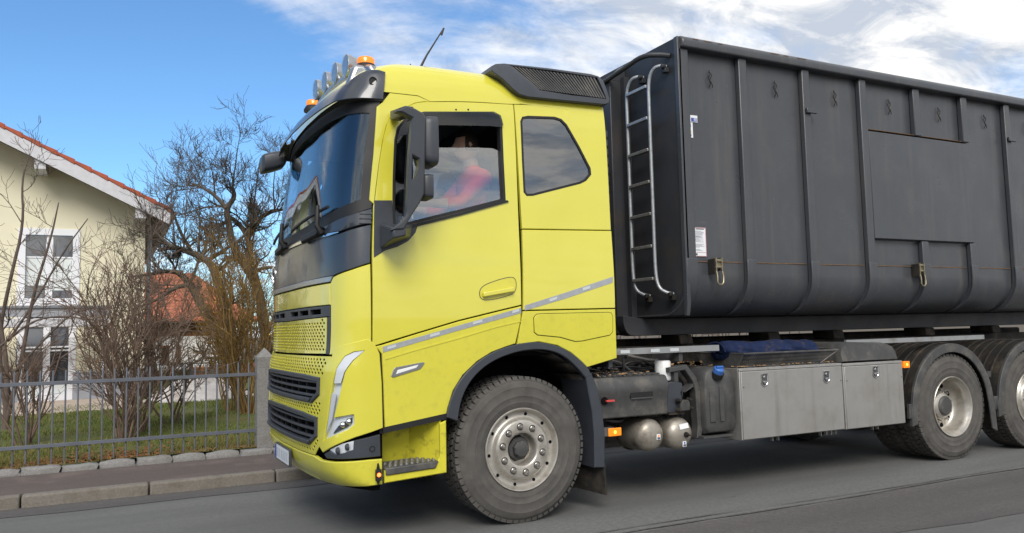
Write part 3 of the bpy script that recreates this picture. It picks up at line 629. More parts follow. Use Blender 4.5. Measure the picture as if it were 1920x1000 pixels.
# number plate
px = on_skin(0.006)(UC, 0.50)[0]
pm = MB().box(-1.512, -1.492, 0.93, 1.47, 0.425, 0.555); pl = pm.build('number_plate_holder', 'dark', truck, bevel=0.004)
MB().box(-1.5155, -1.513, 0.945, 1.455, 0.438, 0.545).build('number_plate', 'plate', pl)
MB().box(-1.5175, -1.516, 1.405, 1.455, 0.438, 0.545).build('plate_band', 'plate_blue', pl)
for k, y in enumerate((1.36, 1.29, 1.20, 1.13, 1.06, 0.99)):
    MB().box(-1.5172, -1.516, y-0.022, y+0.022, 0.458, 0.525).build('plate_character', 'grey_ink', pl)
# orange marker lamp at the bumper's end
mk = MB().box(-1.135, -1.095, -0.03, -0.006, 0.43, 0.505).prism([(-1.128,0.505),(-1.102,0.505),(-1.110,0.545),(-1.120,0.545)], -0.016, -0.008).prism([(-1.128,0.43),(-1.102,0.43),(-1.110,0.40),(-1.120,0.40)], -0.016, -0.008)
mo = mk.build('marker_lamp', 'black', truck, bevel=0.003)
MB().lathe([(0, -0.012), (0.011, -0.008), (0.014, 0.0)], (-1.115, -0.031, 0.470), 'Y', 14).build('marker_bulb', 'red_on', mo)

# ---- boarding step below the door
STEP_O = [(-1.065,0.405),(-0.615,0.43),(-0.612,0.79),(-0.66,0.775),(-0.66,0.56),(-0.68,0.515),(-0.73,0.497),(-1.03,0.482),(-1.065,0.49)]
panel('step_fascia', STEP_O, [], flat_y(0.0), 0.03, 'paint_step', truck, 0.05, bevel=0.006)
bk = MB().hexa([(-1.07,0.27,0.49),(-0.64,0.27,0.49),(-0.64,0.30,0.49),(-1.07,0.30,0.49)], [(-1.07,0.20,0.80),(-0.64,0.20,0.84),(-0.64,0.23,0.84),(-1.07,0.23,0.80)])
bk.build('step_well_back', 'paint_step', truck)
MB().hexa([(-0.80,0.27,0.49),(-0.655,0.02,0.49),(-0.64,0.03,0.49),(-0.78,0.28,0.49)], [(-0.82,0.22,0.80),(-0.655,0.02,0.80),(-0.64,0.03,0.80),(-0.80,0.23,0.80)]).build('step_well_side', 'paint_step', truck)
sp = MB().hexa([(-1.06,0.0,0.455),(-0.70,0.0,0.47),(-0.70,0.26,0.47),(-1.06,0.26,0.455)], [(-1.06,0.0,0.505),(-0.675,0.0,0.52),(-0.675,0.26,0.52),(-1.06,0.26,0.505)])
sp.v = [(a, b-0.012 if b == 0 else b, c) for a, b, c in sp.v]
tread = sp.build('step_tread', 'dusty', truck, bevel=0.008)
for i in range(9):
    for j in range(4):
        x = -1.02+i*0.040+(0.02 if j % 2 else 0); y = 0.03+j*0.055
        MB().lathe([(0.013, 0.0), (0.013, 0.010), (0.008, 0.011), (0.008, 0.002)], (x, y, 0.5115+0.039*(x+0.9)), 'Z', 8).build('tread_stud', 'galv_dirty', tread)
panel('skirt_underlip', [(-1.07,0.735),(-0.60,0.80),(-0.60,0.84),(-1.07,0.775)], [], flat_y(0.012), 0.16, 'black', truck, 0.2)

# ---- wheel arch trim and mud wing behind the front wheel
AO = [(-0.611,0.813),(-0.598,0.879),(-0.555,0.996),(-0.479,1.101),(-0.364,1.195),(-0.247,1.256),(-0.133,1.291),(0.009,1.319),(0.145,1.323),(0.306,1.29),(0.423,1.234),(0.507,1.17),(0.568,1.114),(0.604,1.047)]
AI = [(0.541,1.038),(0.49,1.097),(0.402,1.178),(0.309,1.234),(0.189,1.264),(0.053,1.266),(-0.082,1.247),(-0.236,1.198),(-0.357,1.126),(-0.447,1.031),(-0.503,0.921),(-0.53,0.781)]
AO = chaikin(AO, 2, False); AI = chaikin(AI, 2, False)
panel('wheel_arch_trim', AO+AI, [], flat_y(-0.012), 0.05, 'dark', truck, 0.05, bevel=0.006)
arch = MB(); ap = [(-0.56,0.80),(-0.50,0.98),(-0.40,1.10),(-0.25,1.20),(-0.05,1.26),(0.12,1.27),(0.28,1.24),(0.42,1.16),(0.54,1.06),(0.60,0.95)]
for i in range(len(ap)-1):
    a, b = ap[i], ap[i+1]; arch.add([(a[0],0.04,a[1]),(b[0],0.04,b[1]),(b[0],0.62,b[1]),(a[0],0.62,a[1])], [(0,1,2,3)])
ao = arch.build('wheel_arch_liner', 'mud', truck); s = ao.modifiers.new('t', 'SOLIDIFY'); s.thickness = 0.012
WG = [(0.542,1.07),(0.6,1.068),(0.658,0.921),(0.691,0.755),(0.705,0.59),(0.695,0.339),(0.602,0.348),(0.607,0.598),(0.594,0.774),(0.566,0.926)]
panel('mud_wing', WG, [], flat_y(-0.01), 0.40, 'dark', truck, 0.06, bevel=0.006)
fl = MB(); fl.hexa([(0.615,0.03,0.10),(0.70,-0.005,0.125),(0.715,-0.005,0.125),(0.63,0.03,0.10)], [(0.60,0.03,0.36),(0.685,0.0,0.36),(0.70,0.0,0.36),(0.615,0.03,0.36)])
MB().hexa([(0.56,0.42,0.16),(0.70,0.0,0.13),(0.715,0.0,0.13),(0.575,0.42,0.16)], [(0.55,0.42,0.5),(0.685,0.004,0.5),(0.70,0.004,0.5),(0.565,0.42,0.5)]).build('mud_flap', 'mud', truck)

# ---- sun visor
VT = [(-1.135,3.262),(-1.2,3.272),(-1.27,3.27),(-1.34,3.245),(-1.42,3.205),(-1.5,3.17),(-1.7,3.15),(-2.0,3.145),(UC,3.145)]
VB = [(-1.135,3.07),(-1.25,3.065),(-1.4,3.055),(-1.6,3.05),(-1.9,3.045),(UC,3.045)]
def visor_map(u, w, d=0.0):
    uu = u if u > UC else FARC-u
    g = min(1.0, max(0.0, (-1.13-uu)/0.35)); g = g*g*(3-2*g)
    t = max(0.0, min(1.0, (3.2-w)/0.18))
    return on_skin(0.022+g*(0.035+0.055*t))(u, w, d)
panel('sun_visor', full(VT)+list(reversed(full(VB))), [], visor_map, 0.012, 'gloss', truck, 0.035, bevel=0.003)
c = visor_map(-1.235, 3.19)
n_ = skin_n(-1.235, 3.24)
MB().lathe([(0.030, 0.0), (0.030, -0.006), (0.025, -0.006), (0.025, 0.002)], (c[0], c[1]-0.004, c[2]), 'Y', 20).build('visor_lamp_ring', 'black', truck)

# ---- wipers
for (u0, w0, u1, w1) in ((-1.60, 2.30, -2.35, 2.27), (-2.62, 2.27, -3.38, 2.27)):
    f = on_skin(0.0)
    wb = MB(); p = on_skin(0.05)(u0, 2.20); wb.tube([on_skin(0.02)(u0, 2.17), on_skin(0.06)(u0, 2.22), on_skin(0.06)(u0-0.015, 2.36)], [0.024, 0.022, 0.015], 8)
    wp = wb.build('wiper_arm', 'black', truck)
    ps = [on_skin(0.05)(u0+(u1-u0)*t-0.02, 2.40+(2.31-2.40)*t) for t in (0, .25, .5, .75, 1)]
    ps = [on_skin(0.03)(u0+0.10+(u1-u0-0.1)*t, 2.345+(2.275-2.345)*t) for t in (0, .2, .4, .6, .8, 1)]
    MB().tube(ps, 0.012, 5).build('wiper_blade', 'black', wp)
    q = on_skin(0.035)(u0-0.12, 2.17)
    panel('wiper_cover', [(u0+0.02,2.205),(u0-0.40,2.185),(u0-0.38,2.135),(u0-0.06,2.155)], [], on_skin(0.045), 0.04, 'black', wp, 0.08, bevel=0.008)

# ---- mirrors
def mirrors(far):
    fy = (lambda y: 2.5-y) if far else (lambda y: y)
    def put(mb): mb.v = [(a, fy(b), c) for a, b, c in mb.v]; return mb
    ARM = [(-0.984,2.929),(-0.924,2.917),(-0.863,2.89),(-0.846,2.859),(-0.857,2.572),(-0.868,2.342),(-0.899,2.276),(-0.965,2.179),(-1.014,2.092),(-1.095,2.089),(-1.032,2.144),(-0.994,2.189),(-0.981,2.34),(-0.97,2.563),(-0.949,2.783),(-0.944,2.849),(-1.015,2.878),(-1.052,2.885)]
    SLOT = [(-0.944,2.591),(-0.902,2.572),(-0.899,2.547),(-0.923,2.444),(-0.95,2.435)]
    arm = panel('mirror_arm', ARM, [SLOT], (lambda a, b, d=0.0: (a, fy(-0.31+d), b)), 0.07, 'dark', truck, 0.05, bevel=0.010)
    MB().hexa(*[[(x, fy(y), z) for x, y, z in q] for q in ([(-1.09,-0.30,2.03),(-1.00,-0.30,2.05),(-0.86,0.0,2.08),(-1.08,0.0,1.99)], [(-1.09,-0.30,2.10),(-1.00,-0.30,2.11),(-0.84,0.0,2.17),(-1.08,0.0,2.17)])]).build('mirror_foot', 'dark', arm, bevel=0.012)
    MB().hexa(*[[(x, fy(y), z) for x, y, z in q] for q in ([(-1.00,-0.30,2.87),(-0.93,-0.30,2.87),(-0.90,0.06,2.92),(-0.98,0.06,2.92)], [(-1.00,-0.30,2.93),(-0.93,-0.30,2.93),(-0.90,0.06,2.99),(-0.98,0.06,2.99)])]).build('mirror_bracket', 'dark', arm, bevel=0.010)
    for (y0, y1, z0, z1, nm) in ((-0.05, -0.30, 2.55, 2.89, 'mirror_housing'), (-0.08, -0.27, 2.32, 2.49, 'mirror_housing')):
        mb = MB(); n = 24
        def ring(x, s, ins):
            pts = []
            for k in range(n):
                t = 2*math.pi*k/n; e = 0.30; cx, cy = math.cos(t), math.sin(t)
                px_ = math.copysign(abs(cx)**e, cx); py_ = math.copysign(abs(cy)**e, cy)
                pts.append((x, (y0+y1)/2+px_*abs(y1-y0)/2*s, (z0+z1)/2+py_*(z1-z0)/2*s))
            return pts
        rings = [ring(-0.865, 0.55, 0), ring(-0.858, 0.80, 0), ring(-0.84, 0.95, 0), ring(-0.80, 1.0, 0), ring(-0.755, 1.0, 0), ring(-0.755, 0.94, 0), ring(-0.765, 0.94, 0)] if z1 > 2.6 else [ring(-0.87, 0.55, 0), ring(-0.862, 0.80, 0), ring(-0.845, 0.95, 0), ring(-0.82, 1.0, 0), ring(-0.785, 1.0, 0), ring(-0.785, 0.94, 0), ring(-0.795, 0.94, 0)]
        for q in rings: mb.v += [(a, fy(b), c) for a, b, c in q]
        for i in range(len(rings)-1):
            for k in range(n): mb.f.append((i*n+k, i*n+(k+1) % n, (i+1)*n+(k+1) % n, (i+1)*n+k))
        mb.f.append(tuple(range(n))); h = mb.build(nm, 'dark', truck, smooth=45)
        g = MB(); g.v = [(rings[-1][0][0]+0.001, fy(b), c) for a, b, c in rings[-1]]; g.f = [tuple(range(n))]; g.build('mirror_glass', 'chrome', h, smooth=0)
    for z in (2.74, 2.40):
        MB().lathe([(0.05, 0), (0.045, 0.06)], (-0.85, fy(-0.25), z), 'Y', 14).build('mirror_pivot', 'dark', truck)
mirrors(False); mirrors(True)
# front view mirror hanging from the far end of the visor
fm = MB(); n = 20
for x, s in ((-1.50, 0.80), (-1.485, 0.97), (-1.40, 1.0), (-1.31, 0.92), (-1.285, 0.6)):
    for k in range(n):
        t = 2*math.pi*k/n; cx, cy = math.cos(t), math.sin(t)
        fm.v.append((x, 2.23+math.copysign(abs(cx)**0.5, cx)*0.12*s, 3.02+0.30*(x+1.4)+math.copysign(abs(cy)**0.5, cy)*0.088*s))
for i in range(4):
    for k in range(n): fm.f.append((i*n+k, i*n+(k+1) % n, (i+1)*n+(k+1) % n, (i+1)*n+k))
fm.f += [tuple(range(n)), tuple(range(4*n, 5*n))]
fmo = fm.build('front_mirror', 'dark', truck, smooth=45)
MB().tube([(-1.31,2.2,3.04),(-1.26,2.15,3.06),(-1.24,2.05,3.20)], [0.03,0.025,0.022], 8).build('front_mirror_arm', 'black', fmo)

# ---- roof furniture: light bar, beacons, hatch, aerial
arc = [(-1.10+0.05*((y-1.25)/0.95)**2, y, 3.435-0.08*((y-1.25)/0.95)**2) for y in np.linspace(0.32, 2.18, 25)]
arc = [(-1.02,0.22,3.27),(-1.05,0.25,3.33)]+arc+[(-1.05,2.25,3.33),(-1.02,2.28,3.27)]
bar = MB().tube(arc, 0.042, 12).build('light_bar', 'silver', truck)
for s in (0, 1):
    y = 0.36 if s == 0 else 2.14
    MB().hexa([(-1.22,y-0.05,3.22),(-0.86,y-0.05,3.30),(-0.86,y+0.05,3.32),(-1.22,y+0.05,3.24)], [(-1.16,y-0.045,3.39),(-0.90,y-0.045,3.40),(-0.90,y+0.045,3.41),(-1.16,y+0.045,3.40)]).build('light_bar_foot', 'silver', bar, bevel=0.03, seg=3)
    MB().lathe([(0.0, -0.01), (0.028, -0.006), (0.032, 0.02)], (-0.985, y-0.06 if s == 0 else y+0.06, 3.34), 'Y', 14).build('foot_bolt', 'black', bar)
def spot(y, x, z):
    s = MB().lathe([(0.0, 0.115), (0.045, 0.11), (0.075, 0.075), (0.092, 0.03), (0.096, 0.0), (0.096, -0.012), (0.09, -0.014)], (x, y, z), 'X', 24)
    s.v = [(x+(a-x)*0.9, y+(b-y)*0.9, z+(c-z)*0.95) for a, b, c in s.v]
    o = s.build('spot_lamp', 'silver', truck, smooth=50)
    MB().lathe([(0.0, -0.034), (0.045, -0.030), (0.075, -0.022), (0.09, -0.012)], (x, y, z), 'X', 24).build('spot_lens', 'lens', o, smooth=60)
    MB().lathe([(0.0, 0.055), (0.04, 0.045), (0.07, 0.02), (0.088, -0.008)], (x, y, z), 'X', 24).build('spot_reflector', 'reflector', o, smooth=60)
    MB().tube([(x+0.03,y,z-0.09),(x+0.03,y,z-0.12)], 0.018, 8).build('spot_bracket', 'dark', o)
for y, z in ((0.64, 3.475), (0.97, 3.515), (1.30, 3.54), (1.62, 3.565)): spot(y, -1.13, z)
for (x, y, z) in ((-1.05, 0.40, 3.365), (-1.08, 1.95, 3.455)):
    b = MB().lathe([(0.0, 0.0), (0.088, 0.0), (0.088, 0.02), (0.07, 0.05), (0.066, 0.055), (0.0, 0.055)], (x, y, z), 'Z', 22).build('beacon', 'black', truck)
    MB().lathe([(0.066, 0.054), (0.067, 0.09), (0.058, 0.105), (0.0, 0.108)], (x, y, z), 'Z', 22).build('beacon_lens', 'amber', b, smooth=45)
MB().prism([(-0.72,3.42),(-0.68,3.53),(-0.2,3.54),(-0.14,3.45)], 0.75, 1.75).build('roof_hatch', 'dark', truck, bevel=0.03, seg=3)
an = MB().lathe([(0.0, 0.035), (0.03, 0.03), (0.05, 0.0)], (-0.60, 0.45, 3.435), 'Z', 14).build('aerial', 'black', truck)
pa = [(-0.602,3.487),(-0.543,3.58),(-0.395,3.822)]
MB().tube([(pa[0][0]-0.02,0.45,pa[0][1]-0.06),(pa[1][0],0.45,pa[1][1]),(pa[2][0],0.45,pa[2][1])], [0.012,0.008,0.005], 6).build('aerial_mast', 'black', an)
MB().tube([(pa[2][0]-0.02,0.45,pa[2][1]-0.06),(pa[2][0]+0.0,0.45,pa[2][1])], 0.008, 6).build('aerial_tip', 'black', an)
MB().tube([(-0.72,0.42,3.42),(-0.69,0.42,3.48),(-0.66,0.42,3.42)], 0.006, 5).build('aerial_bracket', 'black', an)

# ---- louvred roof side cover
SPO = [(-0.149,3.408),(-0.135,3.448),(-0.093,3.474),(-0.015,3.491),(0.389,3.509),(0.79,3.513),(0.863,3.5),(0.893,3.463),(0.912,3.287),(0.895,3.249),(0.852,3.235),(0.477,3.225),(0.14,3.217),(0.066,3.23),(0.011,3.269),(-0.065,3.344),(-0.123,3.383)]
LOU = [(0.035,3.477),(0.437,3.487),(0.846,3.482),(0.88,3.288),(0.554,3.281),(0.247,3.289)]
for far in (False, True):
    def smap(a, b, d=0.0, far=far):
        t = max(0.0, (b-3.15)/0.3); y = 0.055+0.07*t*t+d
        return (a, 2.5-y if far else y, b)
    so_ = panel('roof_side_cover', SPO, [LOU], smap, 0.24, 'dark', truck, 0.04, bevel=0.005)
    panel('louvre_back', inset(LOU, -0.01), [], (lambda a, b, d=0.0, f=smap: f(a, b, d+0.055)), 0.01, 'void', so_, 0.08)
    (x0, z0), (x1, z1), (x3, z3), (x4, z4), _, (x5, z5) = LOU
    N_ = 25
    for k in range(N_):
        t = (k+0.5)/N_
        # slats run from the cover's top edge down and backwards
        ta = (x0+(x3-x0)*t*0.98, z0+(z3-z0)*t*0.98); tb = (x5+(x4-x5)*t, z5+(z4-z5)*t)
        if t < 0.02: continue
        w_ = 0.014
        pl_ = [(ta[0]-w_, ta[1]-0.004), (ta[0]+w_*0.2, ta[1]-0.004), (tb[0]+w_*0.2, tb[1]+0.004), (tb[0]-w_, tb[1]+0.004)]
        panel('slat', pl_, [], (lambda a, b, d=0.0, f=smap: f(a, b, d+0.004)), 0.03, 'dusty', so_, 0.5, smooth=0)
tp = MB(); tp.prism([(0.25,3.33),(0.32,3.40),(0.76,3.42),(0.80,3.22),(0.30,3.25)], 0.26, 2.24); tp.build('roof_cover_bridge', 'dark', truck, bevel=0.02)

# ---- cab interior
panel('added_curtain', [(-0.95,2.52),(0.0,2.56),(0.0,3.1),(-0.95,3.1)], [], on_skin(-0.09, True), 0.015, 'cabin', truck, 0.15)  # curtain added to block the bright sky through the far window
MB().prism([(-1.28,1.56),(-1.28,2.16),(-1.15,2.24),(-0.98,2.22),(-0.86,2.10),(-0.80,1.56)], 0.12, 2.38).build('dashboard', 'cabin', truck, bevel=0.03, seg=3)
def seat(y):
    s = MB().prism([(-0.45,2.02),(0.02,1.98),(0.06,2.06),(-0.40,2.12),(-0.47,2.10)], y-0.25, y+0.25).build('seat_cushion', 'seat', truck, bevel=0.03, seg=3)
    MB().prism([(-0.02,2.02),(0.10,2.00),(0.27,2.70),(0.23,2.78),(0.14,2.76)], y-0.24, y+0.24).build('seat_back', 'seat', truck, bevel=0.03, seg=3)
    MB().prism([(0.17,2.80),(0.27,2.79),(0.31,2.98),(0.23,3.0)], y-0.14, y+0.14).build('headrest', 'seat', truck, bevel=0.03, seg=3)
    MB().box(-0.35, 0.05, y-0.18, y+0.18, 1.56, 2.0).build('seat_base', 'black', truck)
seat(0.44); seat(2.02)
sw = MB(); cW = Vector((-0.72, 0.44, 2.27)); ax = Vector((0.62, 0, 0.78)).normalized(); e1 = Vector((0,1,0)); e2 = ax.cross(e1)
sw.tube([cW+(e1*math.cos(t)+e2*math.sin(t))*0.225 for t in np.linspace(0, 2*math.pi, 29)], 0.017, 8, cap=False)
for t in (0.3, math.pi-0.3, -math.pi/2): sw.tube([cW-ax*0.03, cW+(e1*math.cos(t)+e2*math.sin(t))*0.22], 0.014, 6)
sw.tube([cW-ax*0.02, cW-ax*0.35], 0.04, 8); sw.lathe([(0,0.01),(0.06,0),(0.06,-0.04)], cW, 'Z', 14)
sw.build('steering_wheel', 'black', truck)

# ================================================================ TRUCK: wheels
def make_tyre(width, lugs=64, rows=5):
    w = width; mb = MB()
    prof = [(0.296,0.045),(0.300,0.022),(0.315,0.012),(0.335,0.008),(0.345,0.0045),(0.352,0.0065),(0.385,0.001),(0.392,-0.002),(0.398,0.001),(0.43,0.000),(0.452,0.003),(0.457,0.001),(0.463,0.004),(0.488,0.010),(0.505,0.020),(0.516,0.034),(0.519,0.05)]
    prof = prof+[(0.519, w-0.05)]+[(r, w-a) for r, a in reversed(prof[:-1])]
    mb.lathe(prof, (0,0,0), 'Y', 96, closed=True)
    # tread blocks: shoulder lugs and staggered centre blocks
    span = (w-0.036)/rows
    for j in range(rows):
        y0 = 0.018+j*span+(0.0 if j == 0 else 0.005); y1 = 0.018+(j+1)*span-(0.0 if j == rows-1 else 0.005)
        n = lugs
        for k in range(n):
            t0 = 2*math.pi*(k+(0.5 if j % 2 else 0))/n; dt = 2*math.pi/n*0.74; sk = 2*math.pi/n*0.22*(1 if j % 2 else -1)
            v = []
            for (r, ya, yb) in ((0.508, y0, y1), (0.5345, y0+(0.010 if j == 0 else 0.002), y1-(0.010 if j == rows-1 else 0.002))):
                for (tt, y) in ((t0, ya), (t0+dt, ya), (t0+dt+sk, yb), (t0+sk, yb)):
                    v.append((r*math.cos(tt), y, r*math.sin(tt)))
            mb.add(v, [(4,5,6,7),(0,1,5,4),(1,2,6,5),(2,3,7,6),(3,0,4,7)])
    me = bpy.data.meshes.new('tyre'); me.from_pydata(mb.v, [], mb.f); fin(me, 30); me.materials.append(M['rubber']); return me
def make_front_rim():
    return MB().lathe([(0.296,0.06),(0.302,0.03),(0.304,0.008),(0.300,0.003),(0.294,0.004),(0.288,0.012),(0.282,0.032),(0.272,0.046),(0.250,0.050),(0.236,0.048),(0.226,0.038),(0.219,0.020),(0.211,0.008),(0.200,0.004),(0.135,0.004),(0.124,0.007),(0.117,0.016),(0.113,0.05),(0.113,0.10),(0.0,0.10)], (0,0,0), 'Y', 72, cap0=False)
def make_deep_rim():
    return MB().lathe([(0.296,0.06),(0.302,0.03),(0.304,0.004),(0.300,0.0),(0.294,0.002),(0.288,0.012),(0.280,0.032),(0.268,0.046),(0.262,0.075),(0.258,0.13),(0.248,0.165),(0.232,0.182),(0.215,0.186),(0.135,0.176),(0.132,0.175),(0.130,0.12),(0.10,0.10),(0.0,0.095)], (0,0,0), 'Y', 72, cap0=False)
TY_F = make_tyre(0.37); TY_R = make_tyre(0.30, 58, 4)
def mesh_of(mb, name, m, smooth=35):
    me = bpy.data.meshes.new(name); me.from_pydata(mb.v, [], mb.f); fin(me, smooth); me.materials.append(M[m]); return me
RIM_F = mesh_of(make_front_rim(), 'rim', 'rim', 40); RIM_R = mesh_of(make_deep_rim(), 'rim', 'rim', 40)
NUT = mesh_of(MB().lathe([(0.0, -0.030), (0.010, -0.029), (0.0155, -0.022), (0.0165, -0.006), (0.020, -0.004), (0.022, 0.0)], (0,0,0), 'Y', 12), 'wheel_nut', 'nut', 40)
RING = mesh_of(MB().lathe([(0.0275, 0.001), (0.025, -0.0005), (0.0235, 0.0015)], (0,0,0), 'Y', 16), 'nut_seat', 'rubber_dark')
HOLE = mesh_of(MB().lathe([(0.0, -0.0015), (0.0125, -0.0015), (0.0135, 0.003)], (0,0,0), 'Y', 14), 'hand_hole_cap', 'void')  # solid black caps: the dark of the openings put into the colour
BHOLE = mesh_of(MB().lathe([(0.0, -0.002), (0.026, -0.002), (0.028, 0.004)], (0,0,0), 'Y', 18), 'hand_hole_cap', 'void')
HUB_F = mesh_of(MB().lathe([(0.0, 0.012), (0.030, 0.012), (0.054, 0.016), (0.062, 0.026), (0.062, 0.06), (0.088, 0.066), (0.10, 0.10)], (0,0,0), 'Y', 8), 'hub_cap', 'dusty', 25)
HUB_R = mesh_of(MB().lathe([(0.0, 0.075), (0.085, 0.078), (0.10, 0.092), (0.104, 0.125), (0.128, 0.13), (0.130, 0.175)], (0,0,0), 'Y', 24), 'hub_cap', 'dusty', 30)
def wheel(x, y, kind, far=False, spin=0.0):
    w = bpy.data.objects.new('wheel', None); COL.objects.link(w); w.parent = truck; w.empty_display_size = 0.1
    w.location = Vector((x, y, 0.535))-truck.location
    w.rotation_euler = (0, spin, math.pi if far else 0)
    def sub(name, me, loc=(0,0,0), sc=(1,1,1), rot=(0,0,0)):
        o = bpy.data.objects.new(name, me); COL.objects.link(o); o.parent = w; o.location = loc; o.scale = sc; o.rotation_euler = rot; return o
    if kind == 'front':
        sub('tyre', TY_F); sub('rim', RIM_F); sub('hub_cap', HUB_F)
        for k in range(10):
            a = 2*math.pi*k/10+0.05; b = a+math.pi/10
            sub('wheel_nut', NUT, (0.168*math.cos(a), 0.003, 0.168*math.sin(a))); sub('nut_seat', RING, (0.168*math.cos(a), 0.003, 0.168*math.sin(a)))
            sub('hand_hole_cap', HOLE, (0.259*math.cos(b), 0.0475, 0.259*math.sin(b)), (1, 1, 1.0))
    elif kind == 'rear':
        sub('tyre', TY_R); sub('tyre', TY_R, (0, 0.33, 0)); sub('rim', RIM_R); sub('hub_cap', HUB_R)
        for k in range(10):
            a = 2*math.pi*k/10; b = a+math.pi/10
            sub('wheel_nut', NUT, (0.160*math.cos(a), 0.176, 0.160*math.sin(a)), (1, 1.6, 1))
            sub('hand_hole_cap', BHOLE, (0.212*math.cos(b), 0.1835, 0.212*math.sin(b)))
    return w
wheel(0.0, 0.015, 'front', spin=0.25); wheel(0.0, 2.485, 'front', True)
wheel(4.946, 0.01, 'rear', spin=0.4); wheel(4.946, 2.49, 'rear', True)
wheel(6.32, 0.01, 'front', spin=0.1); wheel(6.32, 2.49, 'front', True)
for x in (0.0, 4.946, 6.32):
    MB().lathe([(0.07, 0.2), (0.075, 0.6), (0.11, 0.9), (0.2, 1.1), (0.2, 1.4), (0.11, 1.6), (0.075, 1.9), (0.07, 2.3)], (x, 0, 0.535), 'Y', 20).build('axle', 'mud', truck)

# ================================================================ TRUCK: frame
for y in (0.83, 1.60):
    fr = MB().box(-1.0, 8.1, y, y+0.07, 0.78, 1.06).build('frame_rail', 'mud', truck)
    for k in range(22):
        MB().lathe([(0, -0.008), (0.012, -0.006), (0.014, 0.0)], (0.95+k*0.055 if k < 14 else 1.6+k*0.2, y, 0.88+0.11*(k % 2)), 'Y', 8).build('rail_bolt', 'dusty', fr)
for x in (0.9, 2.4, 3.9, 5.6, 7.4): MB().box(x, x+0.1, 0.9, 1.6, 0.80, 1.02).build('cross_member', 'mud', truck)
for y in (0.72, 1.64):
    MB().box(0.95, 8.1, y, y+0.14, 1.075, 1.24).build('hook_lift_subframe', 'mud', truck)
MB().box(1.3, 7.9, 1.05, 1.45, 1.06, 1.30).build('hook_lift_arm', 'mud', truck, bevel=0.02)
MB().tube([(0.95,0.62,1.00),(1.4,0.60,1.04),(2.0,0.62,0.98),(2.6,0.66,1.0)], 0.02, 8).build('air_hose', 'black', truck)
MB().tube([(0.95,0.55,0.95),(1.1,0.45,1.12),(1.3,0.5,1.05),(1.5,0.55,1.12),(1.7,0.55,1.02)], 0.012, 8).build('air_hose', 'black', truck)
MB().tube([(1.15,0.35,1.02),(1.16,0.36,1.14),(1.22,0.45,1.17),(1.35,0.6,1.15)], 0.011, 8).build('air_hose', 'black', truck)
MB().tube([(1.3,0.5,1.17),(1.45,0.42,1.13),(1.55,0.42,1.12),(1.68,0.5,1.17)], 0.014, 8).build('air_hose', 'dusty', truck)
MB().tube([(0.90,0.30,2.2),(0.98,0.4,1.9),(0.93,0.6,1.6),(1.1,0.8,1.3)], 0.025, 8).build('air_hose', 'black', truck)
MB().box(1.05, 1.62, 0.50, 0.80, 0.86, 0.99).build('valve_block', 'mud', truck, bevel=0.01)
rh = random.Random(14)
for k in range(9):
    y = 0.42+0.05*k; x0 = rh.uniform(0.9, 1.2); x1 = x0+rh.uniform(0.5, 1.0)
    MB().tube(chaikin([(x0, y, rh.uniform(0.98, 1.12)), (x0+0.15, y-0.05, rh.uniform(1.02, 1.17)), (x0+0.4, y, rh.uniform(0.95, 1.08)), (x1, y+0.05, rh.uniform(1.0, 1.15))], 2, False), rh.uniform(0.007, 0.014), 6).build('cable', 'black' if k % 3 else 'dusty', truck)
for k in range(5):
    x = 1.36+0.05*k
    MB().tube(chaikin([(x, 0.16, 0.95), (x+0.03, 0.12, 0.85), (x-0.02, 0.14, 0.75), (x+0.04, 0.18, 0.66)], 2, False), 0.008, 6).build('cable', 'black', truck)
MB().tube(chaikin([(0.72,0.10,0.70),(0.9,0.08,0.66),(1.05,0.2,0.68),(1.2,0.3,0.7)], 2, False), 0.012, 6).build('cable', 'black', truck)
# rear corrugated air duct behind the cab
dk = MB()
for k in range(14): dk.box(0.86, 0.90, 0.10, 0.24, 2.0+k*0.075, 2.055+k*0.075)
dk.box(0.84, 0.885, 0.11, 0.23, 1.9, 3.08); dk.build('air_duct', 'dark', truck, bevel=0.006)
# aluminium side guides
g1 = MB().box(0.86, 1.98, 0.10, 0.125, 1.195, 1.245).box(0.86, 1.98, 0.125, 0.2, 1.195, 1.202).build('side_guide', 'rail', truck)
for x in (0.95, 1.25, 1.45): MB().box(x, x+0.09, 0.096, 0.0995, 1.205, 1.232).build('guide_reflector', 'stripe_hi', g1)
MB().box(1.56, 1.60, 0.1255, 0.5, 1.12, 1.19).build('guide_bracket', 'dusty', truck)
MB().box(3.55, 5.66, 0.10, 0.125, 1.20, 1.245).build('side_guide', 'rail', truck)
# battery box: ribbed cover with checker-plate top
bt = MB().prism([(0.05,0.70),(0.035,0.86),(0.02,0.90),(0.02,0.96),(0.06,1.02),(0.60,1.03),(0.60,0.68)], 0.66, 1.365, 'X')
bb = bt.build('battery_box', 'dusty', truck, bevel=0.012)
rc = MB().box(0.98, 1.20, 0.022, 0.034, 0.855, 0.90).build('grip_recess', 'black', bb)
MB().box(0.985, 1.195, 0.020, 0.0215, 0.842, 0.853).build('grip_lip', 'dusty', bb)
for i in range(13):
    for j in range(7):
        x = 0.74+i*0.048+(0.024 if j % 2 else 0); y = 0.10+j*0.07
        if x < 1.34: MB().lathe([(0.017, 0.0), (0.015, 0.009), (0.009, 0.009), (0.009, 0.002)], (x, y, 1.0245+0.018*y), 'Z', 6).build('tread_stud', 'dusty', bb)
MB().lathe([(0, -0.004), (0.03, 0.0), (0.03, 0.01)], (0.735, 0.022, 0.845), 'Y', 14).build('isolator_seat', 'void', bb)
MB().box(0.735, 0.81, -0.004, 0.012, 0.838, 0.852).build('isolator_lever', 'red_plastic', bb)
